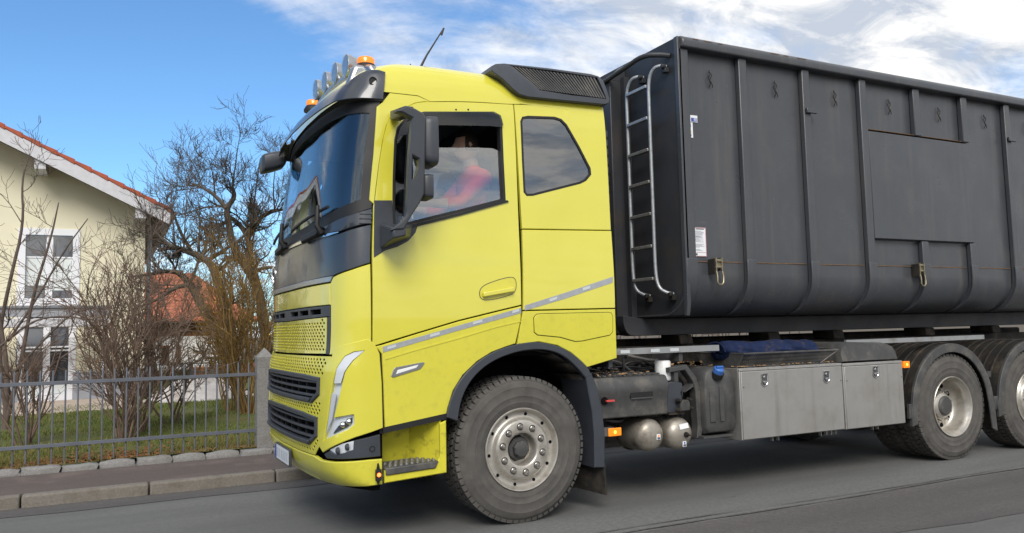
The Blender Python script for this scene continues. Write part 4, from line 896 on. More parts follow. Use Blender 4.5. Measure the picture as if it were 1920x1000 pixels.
def airtank(x, z, y0, nm=True):
    t = MB().lathe([(0.0, 0.0), (0.05, 0.004), (0.09, 0.018), (0.118, 0.042), (0.131, 0.07), (0.1335, 0.10), (0.1335, 0.78), (0.10, 0.84), (0, 0.86)], (x, y0, z), 'Y', 36).build('air_tank', 'tank', truck, smooth=50)
    return t
M['tank'] = mat('dirty_air_tank', (0.34, 0.31, 0.265), 0.42, 0.55, dirt=((0.07, 0.055, 0.04), 0.85, 6, 0.50), var=0.1, vscale=6, rvar=0.12)
t1 = airtank(1.205, 0.535, 0.03); t2 = airtank(1.505, 0.525, 0.035)
for (x, z, y, t) in ((1.245, 0.525, 0.033, t1), (1.515, 0.445, 0.045, t2)):
    MB().box(x-0.018, x+0.018, y-0.006, y, z-0.022, z+0.022).build('tank_sticker', 'paper', t)
    MB().box(x-0.013, x+0.013, y-0.009, y-0.007, z-0.018, z-0.002).build('sticker_print', 'ink', t)
    MB().lathe([(0, -0.01), (0.008, -0.008), (0.008, 0)], (x, y-0.001, z+0.010), 'Y', 10).build('sticker_dot', 'amber' if t is t1 else 'blue_cap', t)
MB().hexa([(1.47,0.031,0.565),(1.56,0.031,0.575),(1.56,0.04,0.575),(1.47,0.04,0.565)], [(1.465,0.038,0.605),(1.555,0.038,0.615),(1.555,0.05,0.615),(1.465,0.05,0.605)]).build('tank_sticker', 'paper', t2)
MB().lathe([(0, -0.055), (0.006, -0.054), (0.012, -0.018), (0.022, -0.016), (0.024, 0.0)], (1.53, 0.038, 0.52), 'Y', 10).build('drain_valve', 'mud', t2)
tb = MB().tube([(1.205+0.138*math.cos(a), 0.35, 0.535+0.138*math.sin(a)) for a in np.linspace(0, 2*math.pi, 25)], 0.012, 6).build('tank_strap', 'mud', truck)
# amber side marker
mk = MB().box(0.70, 0.79, -0.005, 0.04, 0.575, 0.64).build('side_marker', 'dusty', truck)
ml = MB().box(0.735, 0.855, -0.018, -0.006, 0.572, 0.635).build('side_marker_lens', 'amber', truck, bevel=0.005)
MB().lathe([(0, -0.004), (0.011, -0.003), (0.013, 0)], (0.795, -0.0185, 0.603), 'Y', 12).build('marker_bulb', 'amber_on', ml)
# oil filter, brackets and open filter housing
MB().lathe([(0.0, 0.13), (0.06, 0.128), (0.068, 0.115), (0.068, -0.03), (0.06, -0.04)], (1.46, 0.22, 1.00), 'Z', 22).build('oil_filter', 'white', truck, smooth=40)
MB().prism([(1.38,0.70),(1.38,0.93),(1.46,0.955),(1.56,0.94),(1.57,0.90),(1.545,0.86),(1.56,0.80),(1.56,0.70)], 0.10, 0.13).build('filter_bracket', 'dark', truck, bevel=0.005)
MB().box(1.40, 1.56, 0.08, 0.24, 0.685, 0.70).build('filter_bracket', 'mud', truck)
vv = MB().box(1.50, 1.60, 0.05, 0.12, 0.71, 0.80); vv.build('drain_block', 'dusty', truck, bevel=0.01)
for (x, z) in ((1.49, 0.80), (1.60, 0.80), (1.49, 0.72), (1.61, 0.73)): MB().lathe([(0, -0.03), (0.012, -0.025), (0.02, 0.02)], (x, 0.06, z), 'Y', 10).build('fitting', 'mud', truck)
HO = [(1.44,1.07),(1.62,1.09),(1.72,0.98),(1.755,0.88),(1.765,0.55),(1.745,0.47),(1.70,0.47),(1.715,0.56),(1.705,0.86),(1.68,0.95),(1.60,1.045),(1.44,1.03)]
panel('tank_bracket', HO, [], flat_y(0.10), 0.09, 'dusty', truck, 0.08, bevel=0.006)
MB().hexa([(1.60,0.11,0.86),(1.62,0.11,0.88),(1.62,0.2,0.88),(1.60,0.2,0.86)], [(1.70,0.11,0.905),(1.70,0.11,0.935),(1.70,0.2,0.935),(1.70,0.2,0.905)]).build('bracket_brace', 'dusty', truck)
MB().prism([(1.52,0.50),(1.50,0.62),(1.52,0.98),(1.60,1.03),(1.69,0.94),(1.70,0.54),(1.66,0.49)], 0.22, 0.75).build('air_filter_housing', 'black', truck, bevel=0.03, seg=3)
MB().box(1.50, 1.54, 0.12, 0.2, 0.95, 1.06).build('bracket_brace', 'dusty', truck)
# black plastic reservoir with blue cap
prof = [(1.77,0.50),(1.745,0.56),(1.745,0.95),(1.765,1.03),(1.82,1.062),(1.95,1.062),(2.04,1.035),(2.085,0.96),(2.095,0.87),(2.085,0.84),(2.095,0.80),(2.095,0.66),(2.085,0.64),(2.095,0.60),(2.08,0.54),(2.04,0.50)]
rp = MB()
secs = [(0.035, 0.90), (0.05, 0.95), (0.085, 0.99), (0.14, 1.0), (0.62, 1.0)]
cx, cz = 1.92, 0.78
for y, s in secs: rp.v += [(cx+(x-cx)*s, y, cz+(z-cz)*s) for x, z in prof]
n = len(prof)
for i in range(len(secs)-1):
    for k in range(n): rp.f.append((i*n+k, i*n+(k+1) % n, (i+1)*n+(k+1) % n, (i+1)*n+k))
rp.f.append(tuple(range(n))); rp.f.append(tuple(range((len(secs)-1)*n, len(secs)*n)))
res = rp.build('fluid_tank', 'dusty', truck, smooth=60)
for (xa, xb) in ((1.79, 1.85), (1.90, 1.945)):
    MB().hexa([(xa,0.024,0.60),(xb,0.024,0.60),(xb,0.036,0.60),(xa,0.036,0.60)], [(xa,0.024,0.90),(xb,0.024,0.90),(xb,0.036,0.90),(xa,0.036,0.90)]).build('tank_rib', 'dusty', res, bevel=0.010, seg=3)
cp = Vector((1.885, 0.03, 1.005)); cdir = Vector((0, -0.55, 0.83)).normalized()
MB().tube([cp+cdir*-0.03, cp+cdir*0.015], 0.056, 18).build('filler_neck', 'black', res)
MB().tube([cp+cdir*0.015, cp+cdir*0.05, cp+cdir*0.06], [0.046, 0.044, 0.030], 10).build('filler_cap', 'blue_cap', res)
MB().hexa(*[[tuple(cp+cdir*(0.058+h)+Vector((a, b*0.83, b*0.55))) for a, b in ((-0.035,-0.01),(0.035,-0.01),(0.035,0.01),(-0.035,0.01))] for h in (0, 0.018)]).build('cap_grip', 'blue_cap', res, bevel=0.004)
MB().box(1.72, 2.06, 0.04, 0.5, 0.47, 0.487).build('tank_cradle', 'dusty', truck)
# aluminium tool boxes
def toolbox(x0, x1, z0, z1, latches):
    b = MB().box(x0+0.004, x1-0.004, 0.022, 0.62, z0, z1).build('tool_box', 'alu', truck, bevel=0.004)
    d = MB().box(x0+0.022, x1-0.010, 0.0, 0.0205, z0+0.006, z1-0.028).build('tool_box_door', 'alu', b, bevel=0.005)
    MB().box(x0+0.004, x1-0.004, 0.004, 0.0205, z1-0.024, z1-0.001).build('hinge_strip', 'alu_edge', b, bevel=0.003)
    MB().box(x0+0.002, x0+0.019, 0.003, 0.0205, z0+0.004, z1-0.026).build('edge_strip', 'alu_edge', b, bevel=0.003)
    for x, z in latches:
        sh = [(x-0.042, z+0.055), (x+0.042, z+0.055), (x+0.045, z-0.030), (x+0.025, z-0.055), (x, z-0.065), (x-0.025, z-0.055), (x-0.045, z-0.030)]
        la = panel('latch', sh, [inset(sh, 0.011)], flat_y(-0.007), 0.012, 'chrome', b, 0.2, bevel=0.002)
        panel('latch_bowl', inset(sh, 0.009), [], flat_y(-0.0015), 0.002, 'dusty', b, 0.2)
        MB().prism([(x-0.020,z-0.012),(x+0.022,z-0.012),(x+0.016,z-0.036),(x,z-0.042),(x-0.014,z-0.036)], -0.012, -0.002).build('latch_ring', 'chrome', b, bevel=0.003)
        MB().lathe([(0, -0.012), (0.012, -0.011), (0.014, -0.002)], (x-0.010, -0.001, z+0.022), 'Y', 12).build('latch_lock', 'chrome', b)
    for x in (x0+0.045, x1-0.03): MB().lathe([(0, -0.004), (0.005, -0.003), (0.006, 0)], (x, -0.0005, z1-0.16), 'Y', 8).build('rivet', 'dusty', b)
    return b
toolbox(2.10, 3.362, 0.425, 1.038, [(2.386,0.932),(3.144,0.924)])
toolbox(3.366, 4.20, 0.42, 1.03, [(3.802,0.939)])
for x in (2.55, 2.62, 3.15, 3.22, 3.28, 3.34, 3.85, 3.92): MB().box(x, x+0.008, 0.10, 0.13, 0.375, 0.424).build('drip_stud', 'alu_edge', truck)
am = MB().box(4.205, 4.29, -0.01, 0.02, 0.955, 1.02).build('side_marker_lens', 'amber', truck, bevel=0.004)
MB().lathe([(0, -0.004), (0.010, -0.003), (0.012, 0)], (4.25, -0.0105, 0.988), 'Y', 12).build('marker_bulb', 'amber_on', am)
# mesh basket on the tool box
BX0, BX1 = 2.02, 3.14
bk = MB()
bk.hexa([(2.17,-0.02,1.155),(3.31,-0.02,1.155),(3.31,-0.01,1.155),(2.17,-0.01,1.155)], [(2.17,-0.02,1.165),(3.31,-0.02,1.165),(3.31,-0.01,1.165),(2.17,-0.01,1.165)])
bs = MB()
fl = [(2.12,0.06,1.045),(3.12,0.06,1.045),(3.28,-0.015,1.16),(2.15,-0.015,1.16)]
rim = MB().tube([(2.15,0.62,1.165),(2.15,0.3,1.165),(2.15,-0.018,1.163),(3.29,-0.018,1.163),(3.30,0.60,1.163)], 0.010, 6).build('basket', 'dusty', truck)
panel('basket_end', [(-0.016,1.163),(0.62,1.163),(0.50,1.045),(0.06,1.045)], [], flat_x(2.145), 0.006, 'dusty', rim, 0.2)
def lerp3(a, b, t): return tuple(a[i]+(b[i]-a[i])*t for i in range(3))
ms = MB()
for k in range(48):
    t = k/47.0
    a = lerp3(fl[0], fl[1], t); b = lerp3(fl[3], fl[2], min(1, t+0.03)); c2 = lerp3(fl[3], fl[2], max(0, t-0.04))
    ms.tube([a, b], 0.0032, 4, False); ms.tube([a, c2], 0.0032, 4, False)
ms.build('basket_mesh', 'dusty', rim, kind='stuff')
MB().tube([fl[0], fl[1]], 0.008, 6).build('basket_edge', 'dusty', rim)
MB().tube([(3.12,0.04,1.045),(3.30,-0.018,1.163)], 0.007, 6).build('basket_edge', 'dusty', rim)
MB().box(2.13, 3.15, 0.065, 0.60, 1.040, 1.046).build('basket_floor', 'dusty', rim)
MB().tube([(3.05,0.45,1.20),(3.20,0.30,1.215),(3.28,0.2,1.18),(3.27,0.0,1.17)], 0.008, 6).build('basket_edge', 'dusty', rim)
# moulded lid behind the basket
lid = MB()
for y, zs, dz in ((0.03, 0.0, 0.0), (0.05, 0.85, 0), (0.10, 1.0, 0), (0.62, 1.0, 0), (0.66, 0.8, 0)):
    for x, z in ((3.40,0), (3.405,0.10), (3.44,0.165), (3.50,0.185), (4.02,0.165), (4.12,0.145), (4.165,0.09), (4.19,0)):
        lid.v.append((x, y, 1.045+z*max(zs, 0.02) if z else 1.042))
for i in range(4):
    for k in range(7): lid.f.append((i*8+k, i*8+k+1, (i+1)*8+k+1, (i+1)*8+k))
lid.build('moulded_cover', 'dusty', truck, smooth=50)
# rear mudguards
def mudguard(cx):
    cz = 0.535; path = []
    path.append((cx-0.66, 0.38)); path.append((cx-0.655, 0.52))
    for a in np.linspace(172, 8, 24): path.append((cx+0.635*math.cos(R(a)), cz+0.635*math.sin(R(a))))
    path += [(cx+0.648, 0.52), (cx+0.665, 0.24)]
    mb = MB()
    for i, (x, z) in enumerate(path):
        v = Vector((x-cx, z-cz)); v.normalize()
        mb.v += [(x, 0.03, z), (x, 0.66, z), (x-v.x*0.012, 0.66, z-v.y*0.012), (x-v.x*0.012, 0.03, z-v.y*0.012)]
    for i in range(len(path)-1):
        a = i*4; b = a+4
        for k in range(4): mb.f.append((a+k, a+(k+1) % 4, b+(k+1) % 4, b+k))
    mb.f += [(0,1,2,3), tuple(range(len(mb.v)-4, len(mb.v)))]
    g = mb.build('mudguard', 'mud', truck)
    lp = MB()
    for i, (x, z) in enumerate(path):
        v = Vector((x-cx, z-cz)).normalized(); wd = 0.085
        lp.v += [(x+v.x*0.004, -0.006, z+v.y*0.004), (x+v.x*0.004, 0.03, z+v.y*0.004), (x-v.x*wd, 0.012, z-v.y*wd), (x-v.x*wd, -0.006, z-v.y*wd)]
    for i in range(len(path)-1):
        a = i*4; b = a+4
        for k in range(4): lp.f.append((a+k, a+(k+1) % 4, b+(k+1) % 4, b+k))
    lp.f += [(0,1,2,3), tuple(range(len(lp.v)-4, len(lp.v)))]
    lp.build('mudguard_lip', 'dusty', g, smooth=40, bevel=0.006)
    for y in (0.12, 0.22, 0.32, 0.42, 0.52):
        rb = MB(); pp = path[4:-4]
        rb.tube([(x+(x-cx)*0.012, y, z+(z-cz)*0.012) for x, z in pp], 0.013, 6); rb.build('mudguard_rib', 'mud', g)
    for s in (-1, 1):
        MB().hexa([(cx+s*0.70,-0.002,0.46),(cx+s*0.665,-0.002,0.46),(cx+s*0.665,0.03,0.46),(cx+s*0.70,0.03,0.46)], [(cx+s*0.685,-0.002,0.60),(cx+s*0.65,-0.002,0.60),(cx+s*0.65,0.03,0.60),(cx+s*0.685,0.03,0.60)]).build('mudguard_clip', 'dusty', g, bevel=0.004)
mudguard(4.946); mudguard(6.32)
MB().box(5.61, 5.67, 0.06, 0.4, 0.80, 0.86).build('mudguard_bracket', 'dusty', truck)
# dark far-side masses so that nothing shows through under the frame
MB().box(1.0, 1.9, 1.9, 2.45, 0.45, 1.05).build('far_side_tank', 'mud', truck, bevel=0.04, seg=3)
MB().box(2.0, 4.1, 1.9, 2.45, 0.42, 1.03).build('far_side_tool_box', 'alu', truck, bevel=0.006)

# ---- wood chips lying on steps and boxes
rng = random.Random(5)
wc = MB()
def chip(x, y, z):
    a = rng.uniform(0, 6.28); l = rng.uniform(0.01, 0.035); w = l*rng.uniform(0.3, 0.6); h = 0.006; ca, sa = math.cos(a), math.sin(a); ti = rng.uniform(-0.3, 0.3)
    q = [(x+ca*s*l-sa*t*w, y+sa*s*l+ca*t*w, z+ti*s*l+0.004) for s, t in ((-0.5,-0.5),(0.5,-0.5),(0.5,0.5),(-0.5,0.5))]
    wc.hexa(q, [(a_, b_, c_+h) for a_, b_, c_ in q])
for _ in range(40): chip(rng.uniform(0.70, 1.30), 0.06+rng.random()**1.6*0.5, 1.036)
for _ in range(45): chip(rng.uniform(1.46, 2.02), rng.uniform(0.15, 0.5), 1.09 if rng.random() < 0.4 else 1.064)
for _ in range(60): chip(rng.uniform(2.1, 3.3), rng.uniform(0.03, 0.12), 1.047)
wo = wc.build('wood_chips', 'chips', None, label='pale wood chips scattered on the battery box and tool box of the truck', cat='wood chips', kind='stuff')

# ---- rolled blue cloth in the basket
def roll():
    mb = MB(); rng = random.Random(3)
    L_, n = 46, 40
    for i in range(L_):
        t = i/(L_-1); x = 2.10+t*1.15
        for k in range(n):
            a = 2*math.pi*k/n
            r = 0.098*(1-0.10*t)+0.004*math.sin(5*a+t*9)+0.004*math.sin(9*a-t*23)+0.0025*math.sin(t*40+2*a)
            if i == 0: r *= 0.15
            if i == 1: r *= 0.75
            if i == L_-1: r *= 0.3
            y = 0.26+r*math.cos(a)*1.35; z = 1.175+r*math.sin(a)*0.95
            if z < 1.10: z = 1.10
            z += 0.004*math.sin(t*13)
            mb.v.append((x+0.02*math.sin(a*2), y, z))
    for i in range(L_-1):
        for k in range(n): mb.f.append((i*n+k, i*n+(k+1) % n, (i+1)*n+(k+1) % n, (i+1)*n+k))
    root = thing('rolled_tarpaulin', (2.6, 0.2, 1.05), 'rolled dark blue cloth dusted with dirt, lying in the wire basket', 'tarpaulin')
    mb.build('cloth_roll', 'tarp', root, smooth=70)
    for k in range(7):
        r = 0.03+0.014*k
        MB().tube([(2.10-0.006*k+0.02*(1-abs(math.cos(a))), 0.26+(r*1.25)*math.cos(a), 1.165+r*0.85*math.sin(a)) for a in np.linspace(0.2, 3.0, 14)], 0.0085, 6).build('cloth_fold', 'tarp', root)
roll()

# ================================================================ CONTAINER
cont = thing('roll_off_container', (4.8, 1.25, 1.33), 'tall anthracite steel container with vertical ribs, standing on the truck', 'container')
CX1 = 8.25; Y0R, Y0P = 0.0, 0.055          # rib face, panel face
def side_profile(y0):
    """outer profile of the wall in (y, z): straight, then rounded under"""
    P = [(y0, 3.80), (y0, 1.86)]
    r = 0.34; cy, cz = y0+r, 1.84
    for a in np.linspace(180, 270, 10)[1:]: P.append((cy+r*math.cos(R(a)), cz+r*math.sin(R(a))))
    P.append((y0+0.75, 1.50))
    return P
def sweep(name, prof, x0, x1, t, material, parent, seg=1, bevel=0.0):
    """prof (y,z) extruded along x, thickness t inwards"""
    mb = MB(); n = len(prof); inn = []
    for i, (y, z) in enumerate(prof):
        a = prof[max(0, i-1)]; b = prof[min(n-1, i+1)]; d = Vector((b[0]-a[0], b[1]-a[1])).normalized(); inn.append((y-d.y*t, z+d.x*t))
    xs = [x0+(x1-x0)*k/seg for k in range(seg+1)]
    for x in xs: mb.v += [(x, y, z) for y, z in prof]+[(x, y, z) for y, z in inn]
    m = 2*n; loop = list(range(n))+list(range(2*n-1, n-1, -1))
    for k in range(seg):
        for i in range(m):
            a, b = loop[i], loop[(i+1) % m]; mb.f.append((k*m+a, k*m+b, (k+1)*m+b, (k+1)*m+a))
    for i in range(n-1):
        mb.f.append((i, i+1, n+i+1, n+i)); mb.f.append((seg*m+i, seg*m+n+i, seg*m+n+i+1, seg*m+i+1))
    return mb.build(name, material, parent, smooth=30, bevel=bevel)
def flipY(o):
    c = o.copy(); c.data = o.data.copy(); COL.objects.link(c)
    for v in c.data.vertices: v.co.y = 2.5-v.co.y
    c.data.flip_normals(); return c
wall = sweep('side_wall', side_profile(Y0P), 1.62, CX1, 0.02, 'cont', cont, 30)
# gentle dents in the sheet
for v in wall.data.vertices:
    x, z = v.co.x, v.co.z
    if z > 1.86: v.co.y += 0.006*math.sin((x-1.6)*2*math.pi/0.775)**2
flipY(wall)
RX = [(1.585,1.69),(2.26,2.355),(3.04,3.135),(3.815,3.91),(6.14,6.235),(6.915,7.01),(7.69,7.785),(8.16,8.25)]
for x0, x1 in RX:
    f = sweep('side_rib', side_profile(Y0R), x0, x1, 0.053, 'cont', cont, 1, 0.008); flipY(f)
    lo = [p for p in side_profile(Y0R-0.006) if p[1] < 1.99]; lo = [(Y0R-0.006, 1.985)]+lo
    b = sweep('rib_shoe', lo, x0-0.006, x1+0.006, 0.02, 'cont', cont, 1, 0.006); flipY(b)
for x0, x1 in ((4.61,4.71),(5.385,5.485)):
    up = MB().box(x0, x1, Y0R, Y0P-0.001, 3.305, 3.80).build('side_rib', 'cont', cont, bevel=0.008); flipY(up)
    lo = [(Y0R, 2.215)]+[p for p in side_profile(Y0R) if p[1] < 2.2]
    f = sweep('side_rib', lo, x0, x1, 0.053, 'cont', cont, 1, 0.008); flipY(f)
    lo = [(Y0R-0.006, 1.985)]+[p for p in side_profile(Y0R-0.006) if p[1] < 1.99]
    b = sweep('rib_shoe', lo, x0-0.006, x1+0.006, 0.02, 'cont', cont, 1, 0.006); flipY(b)
# flush sign panel between the ribs
spn = MB().hexa([(3.912,0.0,2.225),(5.46,0.0,2.225),(5.46,0.05,2.215),(3.912,0.05,2.215)], [(3.912,0.0,3.285),(5.44,0.0,3.285),(5.44,0.05,3.305),(3.912,0.05,3.305)]).build('sign_panel', 'cont', cont, bevel=0.004)
flipY(spn)
for (x0, x1) in ((3.93,4.60),(4.72,5.37)):
    MB().box(x0, x1, 0.004, 0.05, 3.3055, 3.309).build('rust_line', 'rust', cont)
# weld line
for (x0, x1) in ((1.70,2.25),(2.365,3.03),(3.145,3.805),(3.92,4.60),(4.72,5.375),(5.495,6.13),(6.245,6.9)):
    MB().box(x0, x1, 0.052, 0.06, 1.958, 1.964).build('weld_seam', 'rust', cont)
# top rail
tr = MB().prism([(-0.035,3.80),(0.10,3.80),(0.10,3.90),(0.0,3.905),(-0.03,3.885),(-0.045,3.85)], 1.60, CX1, 'X').build('top_rail', 'cont', cont, bevel=0.012); flipY(tr)
for (x, l) in ((1.72,0.06),(1.84,0.09),(2.0,0.05),(2.62,0.10),(2.78,0.06),(2.95,0.12)):
    MB().box(x, x+l, -0.0385, -0.036, 3.878, 3.884).build('rail_scratch', 'rust', cont)
# bent-wire tarpaulin hooks
def hook(x, z=3.58):
    y = 0.045
    pts = [(x+0.003,y,z+0.10),(x-0.004,y,z+0.075),(x+0.026,y-0.01,z+0.045),(x+0.010,y-0.012,z+0.012),(x-0.016,y-0.01,z-0.015),(x+0.018,y-0.012,z-0.05),(x+0.032,y-0.008,z-0.095)]
    h = MB().tube(chaikin(pts, 1, False), 0.0045, 6); h.tube([(x-0.016,y-0.01,z+0.06),(x+0.0,y-0.01,z+0.07)], 0.005, 6)
    h.tube(chaikin([(x-0.010,y,z-0.095),(x+0.004,y-0.012,z-0.055),(x-0.018,y-0.012,z-0.015),(x-0.014,y,z+0.03),(x+0.012,y,z+0.045)], 1, False), 0.005, 6)
    h.v = [(x+(a-x)*0.8, b, z+(c-z)*0.8) for a, b, c in h.v]; h.build('tarpaulin_hook', 'mud', cont)
for k in range(9): hook(1.955+0.776*k)
for x in (3.085, 6.18):
    MB().box(x-0.03, x+0.10, -0.03, -0.007, 3.375, 3.425).build('rib_catch', 'cont', cont, bevel=0.006)
# ratchet buckles
def ratchet(x, z):
    r = MB()
    for s in (-1, 1): r.prism([(x+s*0.032-0.005,z+0.10),(x+s*0.032+0.005,z+0.10),(x+s*0.032+0.005,z-0.01),(x+s*0.032-0.005,z-0.01)], -0.035, 0.02)
    rt = r.tube([(x-0.04,-0.02,z+0.075),(x+0.04,-0.02,z+0.075)], 0.014, 8).tube([(x-0.04,-0.02,z+0.02),(x+0.04,-0.02,z+0.02)], 0.012, 8)
    rt.box(x-0.03, x+0.03, -0.02, 0.0, z+0.03, z+0.06)
    rt.tube(chaikin([(x-0.035,-0.02,z+0.02),(x-0.02,-0.03,z-0.05),(x-0.03,-0.035,z-0.13),(x+0.035,-0.035,z-0.13),(x+0.045,-0.03,z-0.05),(x+0.03,-0.02,z+0.02)], 1, False), 0.008, 6)
    o = rt.build('ratchet_buckle', 'brass', cont)
    MB().box(x-0.05, x-0.035, -0.03, 0.05, z-0.04, z+0.09).build('ratchet_bracket', 'mud', o)
ratchet(1.905, 1.89); ratchet(4.535, 1.89)
# labels
lb = MB().box(1.705, 1.805, 0.0505, 0.0525, 3.175, 3.235).build('label_sticker', 'paper', cont, smooth=0)
MB().box(1.735, 1.80, 0.0485, 0.050, 3.18, 3.212).build('label_print', 'blue_ink', lb, smooth=0)
for z in (3.187, 3.197, 3.206): MB().box(1.762, 1.797, 0.0475, 0.0483, z-0.002, z+0.002).build('label_print', 'paper', lb, smooth=0)
l2 = MB().box(1.703, 1.75, 0.0505, 0.0525, 3.035, 3.17).build('label_sticker', 'paper', cont, smooth=0)
MB().prism([(1.71,3.085),(1.735,3.085),(1.7225,3.112)], 0.0485, 0.050).build('label_print', 'yellow_ink', l2, smooth=0)
MB().prism([(1.712,3.135),(1.73,3.13),(1.728,3.16),(1.714,3.158)], 0.0485, 0.050).build('label_print', 'ink', l2, smooth=0)
MB().prism([(1.714,3.045),(1.732,3.05),(1.728,3.068),(1.716,3.06)], 0.0485, 0.050).build('label_print', 'ink', l2, smooth=0)
l3 = MB().box(1.712, 1.845, 0.0505, 0.0525, 2.005, 2.255).build('notice_sticker', 'paper', cont, smooth=0)
panel('notice_border', [(1.714,2.007),(1.843,2.007),(1.843,2.253),(1.714,2.253)], [[(1.717,2.010),(1.840,2.010),(1.840,2.250),(1.717,2.250)]], flat_y(0.0488), 0.001, 'red_ink', l3, 0.3, smooth=0)
rng = random.Random(9); z = 2.243
MB().box(1.735, 1.825, 0.0488, 0.0498, 2.238, 2.246).build('notice_text', 'ink', l3, smooth=0)
z = 2.225
while z > 2.05:
    MB().box(1.724, 1.724+rng.uniform(0.04, 0.105), 0.0488, 0.0498, z-0.0022, z+0.0022).build('notice_text', 'grey_ink' if rng.random() < 0.6 else 'ink', l3, smooth=0); z -= 0.0085 if rng.random() < 0.75 else 0.02
MB().box(1.72, 1.838, 0.0488, 0.0498, 2.040, 2.042).build('notice_text', 'red_ink', l3, smooth=0)
MB().box(1.724, 1.745, 0.0488, 0.0498, 2.016, 2.032).build('notice_text', 'ink', l3, smooth=0)
# front wall, corner posts, hook frame
fw = MB().prism([(0.05,1.51),(0.05,3.895),(2.45,3.895),(2.45,1.51)], 1.582, 1.61, 'X').build('front_wall', 'cont_front', cont)
MB().prism([(0.02,1.50),(0.0,1.6),(0.0,3.90),(0.05,3.90),(0.05,1.50)], 1.575, 1.612, 'X').build('corner_edge', 'cont', cont, bevel=0.004)
MB().prism([(2.45,1.50),(2.5,1.6),(2.5,3.90),(2.45,3.90)], 1.575, 1.612, 'X').build('corner_edge', 'cont', cont)
for y in (0.78, 1.62):
    MB().box(1.40, 1.578, y, y+0.10, 1.36, 3.72).build('hook_frame_post', 'cont_front', cont, bevel=0.008)
    MB().hexa([(1.40,y,3.72),(1.578,y,3.72),(1.578,y+0.1,3.72),(1.40,y+0.1,3.72)], [(1.57,y,3.88),(1.578,y,3.88),(1.578,y+0.1,3.88),(1.57,y+0.1,3.88)]).build('hook_frame_brace', 'cont_front', cont)
MB().box(1.36, 1.578, 0.88, 1.62, 2.75, 2.87).build('hook_frame_beam', 'cont_front', cont)
MB().tube([(1.42,0.9,2.9),(1.36,1.25,2.92),(1.42,1.6,2.9)], 0.03, 10).build('hook_bar', 'mud', cont)
MB().box(1.40, 1.578, 0.88, 1.62, 1.36, 1.50).build('hook_frame_beam', 'cont_front', cont)
MB().box(1.52, 1.578, 0.72, 0.775, 1.5, 3.75).build('front_stiffener', 'cont_front', cont)
# handrail tube on the front
fr = [(0.73,3.709)]
MB().tube(chaikin([(1.575,0.10,3.755),(1.52,0.16,3.775),(1.40,0.26,3.785),(1.39,0.5,3.75),(1.38,1.0,3.70),(1.38,2.0,3.70)], 2, False), 0.022, 10).build('front_handrail', 'cont_front', cont)
# ladder
lad = MB()
def rail(y):
    return MB().tube(chaikin([(1.57,y-0.13,3.675),(1.53,y-0.12,3.685),(1.48,y-0.06,3.67),(1.47,y,3.57),(1.47,y,3.3),(1.47,y,2.2),(1.47,y,1.86),(1.48,y-0.03,1.74),(1.52,y-0.09,1.70),(1.57,y-0.11,1.69)], 2, False), 0.0155, 10)
la = rail(0.285).build('ladder', 'galv', cont, smooth=60)
rail(0.617).build('ladder_stile', 'galv', la, smooth=60)
for p in ((0.165,3.675),(0.497,3.675),(0.185,1.695),(0.517,1.695)):
    MB().box(1.53, 1.575, p[0]-0.045, p[0]+0.012, p[1]-0.06, p[1]-0.015).lathe([(0,-0.02),(0.02,-0.018),(0.022,0.02)], (1.52, p[0]-0.03, p[1]-0.01), 'X', 10).build('ladder_bracket', 'cont_front' if p[1] > 2 else 'mud', la, bevel=0.004)
for k in range(7):
    z = 1.83+k*0.283
    MB().box(1.448, 1.492, 0.303, 0.599, z-0.014, z+0.014).build('rung', 'galv' if k > 4 else 'galv_dirty', la, bevel=0.004)
# floor, runners
MB().box(1.6, CX1, 0.72, 1.78, 1.48, 1.52).build('floor', 'cont_front', cont)
for y in (0.66, 1.66):
    rn = MB().prism(chaikin([(1.38,1.52),(1.385,1.42),(1.43,1.345),(1.50,1.335)], 2, False)+[(CX1,1.335),(CX1,1.49),(1.6,1.49)], y, y+0.16).build('runner', 'cont_front', cont, bevel=0.006)
for x in (1.95, 3.05, 3.95, 5.4, 6.6): MB().prism([(x,1.335),(x+0.02,1.245),(x+0.17,1.245),(x+0.15,1.335)], 0.60, 0.88).build('runner_guide', 'mud', truck, bevel=0.01)
MB().box(CX1-0.05, CX1-0.001, 0.06, 2.44, 1.53, 3.8).build('rear_door', 'cont', cont)
# water marks on the front wall, stains with a shape of their own
st = MB()

